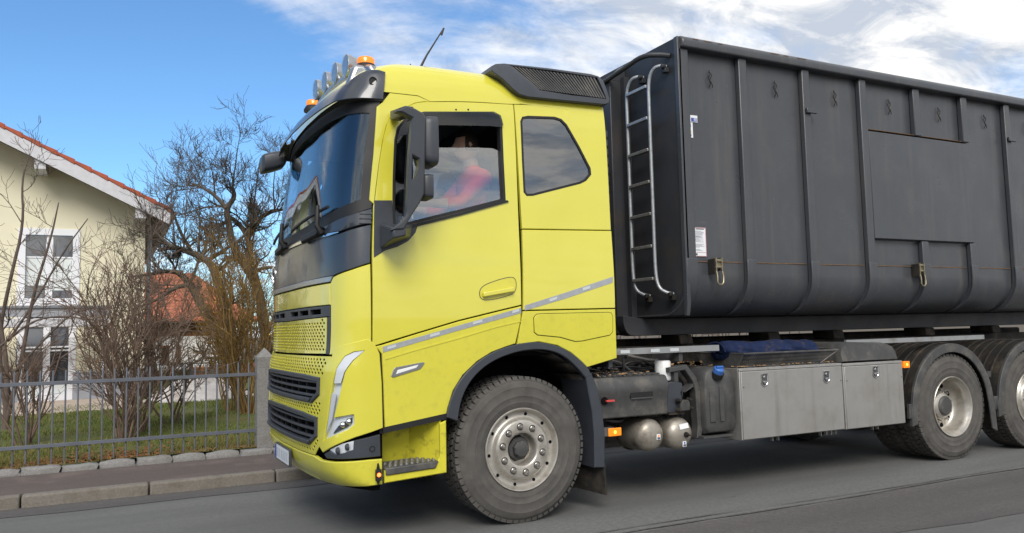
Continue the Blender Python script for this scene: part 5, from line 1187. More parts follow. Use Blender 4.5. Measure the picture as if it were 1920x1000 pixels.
# ================================================================ GROUND
def asphalt(name, base, warm, patchy=True):
    m = bpy.data.materials.new(name); m.use_nodes = True; nt = m.node_tree; b = nt.nodes['Principled BSDF']; N = nt.nodes.new; L = nt.links.new
    g = N('ShaderNodeNewGeometry').outputs['Position']
    def noise(sc, det=8, ro=0.65, stretch=(1,1,1)):
        mp = N('ShaderNodeMapping'); L(g, mp.inputs[0]); mp.inputs['Scale'].default_value = stretch
        n = N('ShaderNodeTexNoise'); L(mp.outputs[0], n.inputs['Vector']); n.inputs['Scale'].default_value = sc; n.inputs['Detail'].default_value = det; n.inputs['Roughness'].default_value = ro
        return n.outputs['Fac']
    def mixc(f, lo, hi, a, c):
        mr = N('ShaderNodeMapRange'); L(f, mr.inputs[0]); mr.inputs[1].default_value = lo; mr.inputs[2].default_value = hi
        x = N('ShaderNodeMix'); x.data_type = 'RGBA'; L(mr.outputs[0], x.inputs[0])
        for i, v in ((6, a), (7, c)):
            if isinstance(v, tuple): x.inputs[i].default_value = (*v, 1)
            else: L(v, x.inputs[i])
        return x.outputs[2]
    dk = tuple(c*0.66 for c in base); lt = tuple(c*1.18 for c in base)
    c0 = mixc(noise(0.9, 6, 0.6, (0.18, 1.0, 1)), 0.38, 0.62, dk, lt)
    c1 = mixc(noise(38, 5, 0.75, (0.6, 1.0, 1)), 0.30, 0.62, tuple(c*0.60 for c in base), c0)          # long wear streaks along the road
    c2 = mixc(noise(120, 5, 0.85), 0.28, 0.62, tuple(c*0.45 for c in base), c1)            # aggregate
    sp = mixc(noise(95, 3, 0.6), 0.66, 0.74, c2, tuple(min(1, c*2.0) for c in base))            # pale stones
    cr = mixc(noise(3.0, 9, 0.75, (0.25, 1, 1)), 0.62, 0.72, sp, tuple(c*0.45 for c in base))
    fin_ = mixc(noise(1.7, 7, 0.6), 0.55, 0.75, cr, warm) if warm else cr
    L(fin_, b.inputs['Base Color']); b.inputs['Roughness'].default_value = 0.88; b.inputs['Specular IOR Level'].default_value = 0.3
    bp = N('ShaderNodeBump'); bp.inputs['Strength'].default_value = 0.55; bp.inputs['Distance'].default_value = 0.006; L(noise(160, 5, 0.8), bp.inputs['Height']); L(bp.outputs[0], b.inputs['Normal'])
    return m
M['road'] = asphalt('road_asphalt', (0.19, 0.191, 0.185), None)
M['patch'] = asphalt('road_asphalt_patch', (0.140, 0.132, 0.128), None)
M['footpath'] = asphalt('footpath_asphalt', (0.148, 0.120, 0.108), (0.17, 0.13, 0.115))
M['tar'] = mat('tar_joint', (0.105, 0.10, 0.097), 0.8, 0, 0.4, var=0.4, vscale=30)
M['soil'] = mat('ground_soil', (0.09, 0.07, 0.045), 0.95, var=0.3, vscale=2)
M['lawn'] = mat('lawn_soil', (0.075, 0.098, 0.025), 0.95, 0, 0.2, col2=(0.125, 0.12, 0.04), vscale=1.6, bump=0.5, bscale=45, dirt=((0.11, 0.065, 0.03), 0.8, 0.9, 0.56))
M['granite'] = mat('grey_granite', (0.215, 0.21, 0.205), 0.85, 0, 0.3, var=0.22, vscale=60, dirt=((0.12, 0.11, 0.09), 0.6, 9, 0.5), bump=0.5, bscale=60)
M['kerb'] = mat('worn_kerb_granite', (0.17, 0.152, 0.132), 0.85, 0, 0.3, var=0.2, vscale=50, dirt=((0.10, 0.085, 0.065), 0.6, 7, 0.5), bump=0.4, bscale=70)
gd = MB().box(-400, 400, -400, 900, -0.5, -0.01).build('ground', 'soil', None, smooth=0, kind='structure')
# road sheet with a slight crown, and the smoother dark repair strip near the camera
rd = MB(); nx = 40
rd.add([(-120,-9,0),(160,-9,0),(160,2.80,0),(-120,2.80,0)], [(0,1,2,3)]); rd.build('road', 'road', None, smooth=0, kind='structure')
rng = random.Random(11)
def strip(name, ya, yb, x0, x1, jit, z, m, kind='structure'):
    n = 240; A = []; B = []
    for i in range(n+1):
        x = x0+(x1-x0)*i/n
        A.append((x, ya(x)+rng.uniform(-jit, jit), z)); B.append((x, yb(x)+rng.uniform(-jit, jit), z))
    return MB().add(A+B, [(i, i+1, n+1+i+1, n+1+i) for i in range(n)]).build(name, m, None, smooth=0, kind=kind)
strip('road_repair_strip', lambda x: -1.58-0.015*x+0.06*math.sin(x*1.3), lambda x: -0.66+0.012*math.sin(x*2.1), -30, 40, 0.018, 0.004, 'patch')
strip('tar_seam', lambda x: -0.635+0.02*math.sin(x*1.9), lambda x: -0.612+0.02*math.sin(x*1.9), -30, 40, 0.008, 0.008, 'tar')
strip('tar_seam', lambda x: -0.54+0.03*math.sin(x*1.1+1), lambda x: -0.532+0.03*math.sin(x*1.1+1), -30, 40, 0.007, 0.008, 'tar')
strip('gutter_strip', lambda x: 2.42, lambda x: 2.795, -60, 60, 0.03, 0.004, 'patch')
pv = MB().box(-60, 60, 2.93, 4.02, -0.2, 0.103).build('pavement', 'footpath', None, smooth=0, kind='structure')
# kerb stones, one by one
kz = MB(); x = -14.0; rng = random.Random(2); ks = []
while x < 14:
    l = rng.choice((1.02, 1.08, 1.12, 1.0))
    if abs(x+2.8) < 0.6: pass
    k = MB(); j = lambda a: a+rng.uniform(-0.004, 0.004)
    y0 = j(2.80)
    k.hexa([(x+0.006,y0-0.01,-0.1),(x+l-0.006,j(2.79),-0.1),(x+l-0.006,2.929,-0.1),(x+0.006,2.929,-0.1)], [(x+0.006,y0,j(0.108)),(x+l-0.006,j(2.80),j(0.108)),(x+l-0.006,2.929,0.106),(x+0.006,2.929,0.106)])
    ks.append(k.build('kerb_stone', 'kerb', pv, bevel=0.018, seg=3)); x += l
# rough granite edging under the fence
def rough_stone(rng, l, h, d):
    me = bpy.data.meshes.new('edging_stone'); bm = bmesh.new(); bmesh.ops.create_cube(bm, size=1.0); bmesh.ops.subdivide_edges(bm, edges=bm.edges, cuts=3, use_grid_fill=True)
    sd = rng.random()*50
    for v in bm.verts:
        c = v.co.copy(); e = sum(1 for q in c if abs(abs(q)-0.5) < 1e-4)
        v.co = Vector((c.x*l, c.y*d, c.z*h)); k = 0.010+0.008*(e > 1)
        n = Vector((math.sin(c.x*17+sd)+math.sin(c.z*13+sd*2), math.sin(c.y*11+sd)+math.sin(c.x*23+sd), math.sin(c.z*19+sd*3)+math.sin(c.x*7+sd)))
        v.co += n*k*0.6-Vector((math.copysign(0.012, c.x), math.copysign(0.012, c.y), math.copysign(0.014, c.z)))*(e > 1)
    bm.to_mesh(me); bm.free(); me.materials.append(M['granite']); fin(me, 60, False); return me
edg = thing('stone_edging', (-2, 4.1, 0.12), 'low row of rough grey granite blocks along the foot of the railing', 'stone edging')
rng = random.Random(4); x = -9.0
variants = [rough_stone(rng, 0.34, 0.15, 0.13) for _ in range(6)]
while x < 9.5:
    o = bpy.data.objects.new('stone', rng.choice(variants)); COL.objects.link(o); o.parent = edg
    o.location = Vector((x+0.17, 4.09+rng.uniform(-0.008, 0.008), 0.108))-edg.location; o.scale = (rng.uniform(0.94, 1.02), 1, rng.uniform(0.72, 0.92)); o.rotation_euler = (0, rng.uniform(-0.02, 0.02), rng.uniform(-0.03, 0.03)); x += 0.345
lw = MB(); nx, ny = 60, 40
def gz(x, y): return 0.15+0.012*math.sin(x*1.3+y)+0.010*math.sin(y*1.7-x*0.6)
for j in range(ny+1):
    for i in range(nx+1):
        x = -20+40*i/nx; y = 4.16+(40-4.16)*(j/ny)**1.6; lw.v.append((x, y, gz(x, y)))
for j in range(ny):
    for i in range(nx): a = j*(nx+1)+i; lw.f.append((a, a+1, a+nx+2, a+nx+1))
lw.build('lawn', 'lawn', None, smooth=60, kind='structure')

# ================================================================ RAILING AND GATE POST
M['fence'] = mat('grey_painted_railing', (0.105, 0.115, 0.138), 0.5, 0.1, 0.5, var=0.15, vscale=8)
FY = 4.22
fence = thing('railing', (-4, FY, 0.15), 'low grey metal railing with thin vertical bars left of the granite post', 'railing')
FX0, FX1 = -9.0, -1.20
for nm, z in (('top_rail', 0.985), ('bottom_rail', 0.355)):
    MB().box(FX0, FX1, FY-0.022, FY-0.008, z-0.019, z+0.019).build(nm, 'fence', fence, bevel=0.003)
x = FX1-0.095; BAR = None; rng = random.Random(8)
while x > FX0:
    if BAR is None: BAR = mesh_of(MB().lathe([(0.0085, 0.0), (0.0085, 0.94), (0.004, 0.952), (0, 0.954)], (0,0,0), 'Z', 8), 'picket', 'fence', 40)
    o = bpy.data.objects.new('picket', BAR); COL.objects.link(o); o.parent = fence; o.location = Vector((x, FY+0.004, 0.165+rng.uniform(-0.006, 0.006)))-fence.location; x -= 0.1135
for z in (0.985, 0.355): MB().box(FX1-0.03, FX1+0.06, FY-0.030, FY-0.0225, z-0.03, z+0.03).build('rail_bracket', 'fence', fence)
post = MB(); px0, px1, py0, py1 = -1.215, -1.035, 4.13, 4.31
post.add([(px0,py0,0.0),(px1,py0,0.0),(px1,py1,0.0),(px0,py1,0.0),(px0,py0,1.175),(px1,py0,1.175),(px1,py1,1.175),(px0,py1,1.175),((px0+px1)/2,(py0+py1)/2,1.285)],
         [(0,1,5,4),(1,2,6,5),(2,3,7,6),(3,0,4,7),(4,5,8),(5,6,8),(6,7,8),(7,4,8),(0,3,2,1)])
post.build('gate_post', 'granite', None, smooth=0, bevel=0.006, label='square pale granite gate post with a pointed top beside the truck front', cat='gate post')

# ================================================================ YELLOW HOUSE
M['render'] = mat('cream_render', (0.73, 0.685, 0.52), 0.92, 0, 0.2, var=0.05, vscale=1.4, bump=0.25, bscale=90)
M['plinth'] = mat('grey_plinth', (0.30, 0.31, 0.34), 0.9, var=0.1)
M['wood_white'] = mat('pale_grey_woodwork', (0.52, 0.52, 0.55), 0.6, var=0.08, vscale=9)
M['upvc'] = mat('white_window_frame', (0.75, 0.76, 0.80), 0.4, var=0.03)
M['tile'] = mat('red_clay_tile', (0.36, 0.075, 0.030), 0.7, var=0.18, vscale=4, dirt=((0.20, 0.06, 0.035), 0.6, 3, 0.5))
M['pane'] = mat('window_dark_pane', (0.018, 0.024, 0.034), 0.04, 0, 0.5, 1.0)
M['pane'].node_tree.nodes['Principled BSDF'].inputs['Coat IOR'].default_value = 2.4
M['blind'] = mat('pale_window_blind', (0.66, 0.70, 0.70), 0.8, var=0.05)
M['soffit'] = mat('brown_soffit', (0.10, 0.065, 0.05), 0.8)
M['zinc'] = mat('grey_gutter', (0.20, 0.21, 0.23), 0.45, 0.5)
HY = 14.0
XR = [(-1.983,3.355)][0][0]
EAVE = [(-1.514,4.17)][0]; ROOF0 = [(-4.745,5.774)][0]
slope = (ROOF0[1]-EAVE[1])/(EAVE[0]-ROOF0[0]); HW = 7.7; XA = XR-HW/2; ZA = EAVE[1]+slope*(EAVE[0]-XA)     # apex
def zr(x): return ZA-slope*abs(x-XA)
house = thing('yellow_house', (XA, HY+5, 0.15), 'cream yellow gabled house with red tiled roof and white windows', 'house')
W1 = [(-4.323,3.72),(-3.292,3.757),(-3.266,2.221),(-4.291,2.227)]; W2 = [(-4.309,1.755),(-3.336,1.738),(-3.31,0.22),(-4.277,0.276)]
W1 = [(W1[0][0],W1[0][1]),(W1[1][0],W1[0][1]),(W1[1][0],W1[2][1]),(W1[0][0],W1[2][1])]
W2 = [(W2[0][0],W2[0][1]+0.25),(W2[1][0],W2[0][1]+0.25),(W2[1][0],W2[2][1]),(W2[0][0],W2[2][1])]
W3 = [(x-2.55, z) for x, z in W1]; W4 = [(x-2.55, z) for x, z in W2]
W5 = [(XA-0.45,5.0),(XA+0.45,5.0),(XA+0.45,6.1),(XA-0.45,6.1)]
gable = [(XR,0.75),(XR,zr(XR)-0.22),(XA,ZA-0.22),(XR-HW,zr(XR-HW)-0.22),(XR-HW,0.75)]
gw = panel('gable_wall', gable, [W1, W2, W3, W4, W5], flat_y(HY), 0.3, 'render', house, 0.8, smooth=0)
def holes_low(): return [[(a[0], min(a[1], 0.745)) for a in w] for w in (W2, W4)]
for xa, xb in ((W2[1][0], XR+0.03), (W4[1][0], W2[0][0]), (XR-HW-0.03, W4[0][0])): MB().box(xa, xb, HY-0.03, HY+0.3, 0.0, 0.75).build('plinth', 'plinth', house, smooth=0)
MB().box(XR-0.3, XR, HY+0.301, HY+11, 0.0, zr(XR)-0.24).build('side_wall', 'render', house, smooth=0)
MB().box(XR-HW, XR-HW+0.3, HY+0.301, HY+11, 0.0, zr(XR)-0.24).build('side_wall', 'render', house, smooth=0)
def window(W, trans, blind=False, bars=False):
    x0, x1, z0, z1 = W[0][0], W[1][0], min(W[0][1], W[2][1]), max(W[0][1], W[2][1]); xm = (x0+x1)/2; t = 0.085
    w = panel('window', [(x0-0.05,z0-0.05),(x1+0.05,z0-0.05),(x1+0.05,z1+0.05),(x0-0.05,z1+0.05)], [[(x0+t,z0+t),(x1-t,z0+t),(x1-t,z1-t),(x0+t,z1-t)]], flat_y(HY-0.025), 0.08, 'upvc', house, 1.0, smooth=0)
    MB().box(xm-0.065, xm+0.065, HY+0.02, HY+0.08, z0+t, z1-t).build('mullion', 'upvc', w, smooth=0)
    for (a, b) in ((x0+t, xm-0.065), (xm+0.065, x1-t)):
        MB().box(a, b, HY+0.07, HY+0.075, z0+t, z1-t).build('pane', 'pane', w, smooth=0)
        if blind: MB().box(a, b, HY+0.060, HY+0.069, z0+t+(0.27 if a < xm-0.1 else 0.17), z1-0.55).build('blind', 'blind', w, smooth=0)
        for z in trans: MB().box(a, b, HY+0.045, HY+0.0595, z-0.016, z+0.016).build('glazing_bar', 'upvc', w, smooth=0)
        if bars: MB().box(a, b, HY+0.060, HY+0.069, z0+t, z0+0.28).build('lower_panel', 'blind', w, smooth=0)
    MB().box(x0-0.1, x1+0.1, HY-0.10, HY-0.026, z0-0.10, z0-0.052).build('sill', 'wood_white', w, smooth=0)
    return w
zt = W1[0][1]; zb = W1[2][1]
window(W1, [zt-0.55], True); window(W3, [zt-0.55], True)
zt2 = W2[0][1]; zb2 = W2[2][1]
window(W2, [zb2+0.30*(zt2-zb2)*2.0, zb2+0.30*(zt2-zb2)*1.3+0.3], False, True); window(W4, [zb2+0.6*(zt2-zb2)], False, True); window(W5, [], False)
# balcony canopy over the terrace door
cz0, cz1 = [(-3.649,1.693)][0][1], [(-3.653,1.86)][0][1]
cxr = [(-2.671,1.813)][0][0]
cn = MB().box(XR-HW-0.2, cxr, 12.75, 13.35, cz0, cz1).build('canopy', 'wood_white', house, smooth=0, bevel=0.01)
ct = [(-3.657,2.09)][0][1]
MB().box(XR-HW-0.2, cxr, 12.80, 12.83, cz1+0.03, ct-0.03).build('balcony_panel', 'plinth', cn, smooth=0)
MB().box(XR-HW-0.2, cxr+0.05, 12.76, 12.86, ct-0.03, ct+0.012).build('balcony_rail', 'zinc', cn, smooth=0)
for x in (cxr-0.12, cxr-2.6, cxr-5.1): MB().box(x, x+0.1, 12.85, 12.95, 0.1, cz0).build('canopy_post', 'wood_white', house, smooth=0)
# barge boards, purlin ends, roof slabs, verge tiles
for s in (1, -1):
    xe = EAVE[0]-0.02 if s == 1 else 2*XA-EAVE[0]+0.02
    bd = MB().hexa([(XA,HY-0.85,ZA-0.06),(xe,HY-0.85,zr(xe)-0.06),(xe,HY-0.80,zr(xe)-0.06),(XA,HY-0.80,ZA-0.06)], [(XA,HY-0.85,ZA-0.34),(xe,HY-0.85,zr(xe)-0.34),(xe,HY-0.80,zr(xe)-0.34),(XA,HY-0.80,ZA-0.34)])
    bd.build('barge_board', 'wood_white', house, smooth=0)
    rf = MB().hexa([(XA,HY-0.84,ZA-0.02),(xe,HY-0.84,zr(xe)-0.02),(xe,HY+11.5,zr(xe)-0.02),(XA,HY+11.5,ZA-0.02)], [(XA,HY-0.84,ZA-0.059),(xe,HY-0.84,zr(xe)-0.059),(xe,HY+11.5,zr(xe)-0.059),(XA,HY+11.5,ZA-0.059)]).build('roof', 'tile', house, smooth=0)
    MB().hexa([(XA,HY-0.79,ZA-0.10),(xe,HY-0.79,zr(xe)-0.10),(xe,HY+11.5,zr(xe)-0.10),(XA,HY+11.5,ZA-0.10)], [(XA,HY-0.79,ZA-0.14),(xe,HY-0.79,zr(xe)-0.14),(xe,HY+11.5,zr(xe)-0.14),(XA,HY+11.5,ZA-0.14)]).build('soffit_boarding', 'soffit', house, smooth=0)
    L_ = math.hypot(xe-XA, ZA-zr(xe)); nt_ = int(L_/0.335); ca = abs(xe-XA)/L_; sa = slope*ca
    tm = None
    for k in range(nt_):
        for r in range(2):
            if r == 1 and s == -1: continue
            d0 = k*L_/nt_; l = L_/nt_*1.10; y0 = HY-0.87+r*0.30; y1 = y0+0.29
            def pt(d, up): return (XA+s*(d*ca+up*sa*0), ZA-d*sa+up)
            a0, a1 = pt(d0, 0.012), pt(d0+l, 0.040); b0, b1 = pt(d0, -0.045 if r == 0 else -0.012), pt(d0+l, -0.075 if r == 0 else 0.012)
            MB().hexa([(a0[0],y0,a0[1]),(a1[0],y0,a1[1]),(a1[0],y1,a1[1]),(a0[0],y1,a0[1])], [(b0[0],y0,b0[1]),(b1[0],y0,b1[1]),(b1[0],y1,b1[1]),(b0[0],y1,b0[1])]).build('verge_tile' if r == 0 else 'roof_tile', 'tile', rf, smooth=0, bevel=0.012)
for xp in (XR-0.12, [(-3.966,5.024)][0][0], XA):
    MB().box(xp-0.10, xp+0.10, HY-0.79, HY, zr(xp)-0.50, zr(xp)-0.30).build('purlin_end', 'wood_white', house, smooth=0)
MB().tube([(EAVE[0]+0.05,HY-0.8,EAVE[1]-0.10),(EAVE[0]+0.05,HY+11.4,EAVE[1]-0.10)], 0.07, 8).build('gutter', 'zinc', house)
MB().tube(chaikin([(EAVE[0]+0.03,HY-0.3,EAVE[1]-0.16),(EAVE[0]-0.05,HY-0.2,EAVE[1]-0.26),(XR+0.10,HY+0.1,EAVE[1]-0.42),(XR+0.08,HY+0.15,EAVE[1]-0.6),(XR+0.08,HY+0.15,0.2)], 1, False), 0.045, 8).build('downpipe', 'zinc', house)
M['paving'] = mat('beige_terrace_slabs', (0.42, 0.35, 0.29), 0.9, 0, 0.3, var=0.12, vscale=3)
tx1 = [(-2.248,11.6)][0][0]
MB().box(-14, tx1, 10.9, 13.96, 0.0, 0.185).build('terrace', 'paving', None, smooth=0, bevel=0.01, kind='structure')

# ================================================================ SECOND HOUSE
M['white_wall'] = mat('white_render', (0.70, 0.69, 0.67), 0.9, var=0.05, bump=0.1)
M['brown_wood'] = mat('brown_boarding', (0.17, 0.075, 0.022), 0.8, var=0.25, vscale=3)
M['old_tile'] = mat('weathered_red_tile', (0.40, 0.14, 0.075), 0.8, var=0.28, vscale=3, dirt=((0.15, 0.07, 0.045), 0.7, 1.2, 0.5))
M['brick'] = mat('red_brick', (0.22, 0.085, 0.05), 0.9, var=0.25, vscale=5)
HB = 30.0
h2 = thing('red_roofed_house', (0, HB+4, 0.15), 'white house with brown boarding under a weathered red hipped roof behind trees', 'house')
e0, e1 = [(-0.944,2.083),(2.904,2.111)]; wl = [(-1.074,1.488),(1.474,1.425),(1.481,0.148)]
rz = [(1.694,3.78)][0]; zb_ = 0.1
MB().box(wl[0][0]-2, wl[1][0], HB, HB+8, zb_, wl[0][1]).build('wall', 'white_wall', h2, smooth=0)
zE = e0[1]
MB().box(wl[0][0]-2, wl[1][0]-0.05, HB+0.05, HB+7.9, wl[0][1], zE+0.15).build('gable_boarding', 'brown_wood', h2, smooth=0)
for k in range(18):
    xk = wl[1][0]-0.1-k*0.24; MB().box(xk-0.20, xk, HB+0.01, HB+0.0495, wl[0][1]-0.05, zE+0.1).build('board', 'brown_wood', h2, smooth=0, bevel=0.01)
zR = rz[1]+0.55; xe1, xe0 = e1[0]+0.1, e0[0]-4; yr = HB+4; xr1 = xe1-2.2
rr = MB(); 
def roofface(A, B, C_, D_, rows, name):
    """stepped courses of tiles on the quad A-B (eave) to C-D (ridge)"""
    mb = MB()
    for k in range(rows):
        t0, t1 = k/rows, (k+1)/rows
        a = [A[i]+(D_[i]-A[i])*t0 for i in range(3)]; b = [B[i]+(C_[i]-B[i])*t0 for i in range(3)]; c = [B[i]+(C_[i]-B[i])*t1 for i in range(3)]; d = [A[i]+(D_[i]-A[i])*t1 for i in range(3)]
        n = max(2, int((Vector(b)-Vector(a)).length/0.3)); lo = []; hi = []
        for j in range(n*2+1):
            s = j/(n*2); w = 0.05*(j % 2)
            lo.append((a[0]+(b[0]-a[0])*s, a[1]+(b[1]-a[1])*s, a[2]+(b[2]-a[2])*s+0.09+w)); hi.append((d[0]+(c[0]-d[0])*s, d[1]+(c[1]-d[1])*s, d[2]+(c[2]-d[2])*s+0.02+w))
        m = len(lo); und = [(x, y, z-0.10) for x, y, z in lo]
        mb.add(lo+hi+und, [(i, i+1, m+i+1, m+i) for i in range(m-1)]+[(2*m+i, 2*m+i+1, i+1, i) for i in range(m-1)])
    return mb.build(name, 'old_tile', h2, smooth=0, kind='stuff')
yE = HB-0.6
roofface((xe0,yE,zE),(xe1,yE,zE),(xr1,yr,zR),(xe0,yr,zR), 16, 'roof_slope')
roofface((xe1,yE,zE),(xe1,HB+8.6,zE),(xr1,yr,zR),(xr1,yr,zR), 16, 'roof_hip')
MB().hexa([(xe0,yE,zE-0.06),(xe1,yE,zE-0.06),(xe1,HB+8.6,zE-0.06),(xe0,HB+8.6,zE-0.06)], [(xe0,yE,zE-0.01),(xe1,yE,zE-0.01),(xe1,HB+8.6,zE-0.01),(xe0,HB+8.6,zE-0.01)]).build('eaves', 'soffit', h2, smooth=0)
for q in ([(-0.678,1.136),(-0.394,0.441)], [(-0.121,1.119),(0.045,0.424)]):
    (a, z1), (b, z0) = q
    w = MB().box(a, b, HB-0.05, HB-0.002, z0, z1).build('window', 'brown_wood', h2, smooth=0); MB().box(a+0.06, b-0.06, HB-0.06, HB-0.051, z0+0.08, z1-0.08).build('pane', 'pane', w, smooth=0)
# low brick garden wall, mesh fence and orange tub in front of it
bw = [(0.602,0.497),(1.247,0.471),(1.25,-0.244)]
wb = thing('brick_garden_wall', (bw[0][0], 24.1, 0.15), 'low reddish brick garden wall beside the white house', 'garden wall')
bh = (bw[0][1]-0.1); rows = max(4, int(bh/0.19)); x0b = bw[0][0]; nb = 6
for r in range(rows):
    for c in range(nb):
        l = 0.5; xx = x0b+c*l+(0.25 if r % 2 else 0)
        MB().box(xx+0.012, xx+l-0.012, 24.0, 24.25, 0.1+r*bh/rows+0.01, 0.1+(r+1)*bh/rows-0.01).build('brick', 'brick', wb, smooth=0)
MB().box(x0b, x0b+nb*0.5, 24.02, 24.23, 0.1, bh+0.08).build('mortar', 'plinth', wb, smooth=0)
ff = thing('mesh_fence', (0, 20.5, 0.15), 'dark grey garden fence with square posts in front of the white house', 'fence')
fz1 = [(-0.432,0.695)][0][1]; fz0 = 0.1
for x in [q[0] for q in [(-1.419,0.407),(-0.929,0.385),(-0.43,0.363),(0.155,0.337),(0.815,0.307)]]:
    MB().box(x-0.06, x+0.06, 20.45, 20.57, fz0, fz1).build('post', 'fence', ff, smooth=0)
fxa, fxb = [(-1.491,0.411),(0.892,0.303)][0][0], [(-1.491,0.411),(0.892,0.303)][1][0]
for z in (fz1-0.05, fz1-0.32, fz0+0.3): MB().box(fxa, fxb, 20.48, 20.52, z-0.015, z+0.015).build('rail', 'fence', ff, smooth=0)
for k in range(40):
    x = fxa+(fxb-fxa)*k/39; MB().box(x-0.006, x+0.006, 20.495, 20.507, fz0+0.1, fz1-0.05).build('wire', 'fence', ff, smooth=0)
M['orange'] = mat('orange_plastic', (0.55, 0.19, 0.05), 0.6, var=0.1)
oc = [(-0.026,0.323)][0]
M['gravel'] = mat('pale_gravel', (0.52, 0.49, 0.47), 0.95, 0, 0.2, var=0.15, vscale=6, bump=0.8, bscale=14, dirt=((0.20, 0.14, 0.09), 0.9, 1.1, 0.52))
MB().lathe([(0.0, 0.0), (0.22, 0.0), (0.30, 0.36), (0.33, 0.38), (0.33, 0.41), (0.29, 0.40), (0.0, 0.37)], (oc[0], 22.0, oc[1]-0.25), 'Z', 20).build('plastic_tub', 'orange', None, label='orange plastic tub standing behind the dark grey garden fence', cat='tub')
MB().box(oc[0]-0.5, oc[0]+0.5, 21.7, 22.3, 0.1, oc[1]-0.25).build('timber_bench', 'brown_wood', None, smooth=0, bevel=0.01, label='low brown timber block carrying the orange tub', cat='bench')
mo = MB(); na, nr = 40, 14; mc = [(-0.935,0.016)][0]
for j in range(nr+1):
    for i in range(na):
        a = 2*math.pi*i/na; r = j/nr; h = 0.40*(1-r*r)**1.3*(1+0.2*math.sin(a*3)+0.12*math.sin(a*7+1))
        mo.v.append((mc[0]+1.15*r*math.cos(a)*(1+0.08*math.sin(a*5)), 12.6+0.8*r*math.sin(a), 0.12+h+0.015*math.sin(a*11+r*20)))
for j in range(nr):
    for i in range(na): mo.f.append((j*na+i, j*na+(i+1) % na, (j+1)*na+(i+1) % na, (j+1)*na+i))
mo.build('gravel_mound', 'gravel', None, smooth=60, kind='structure')

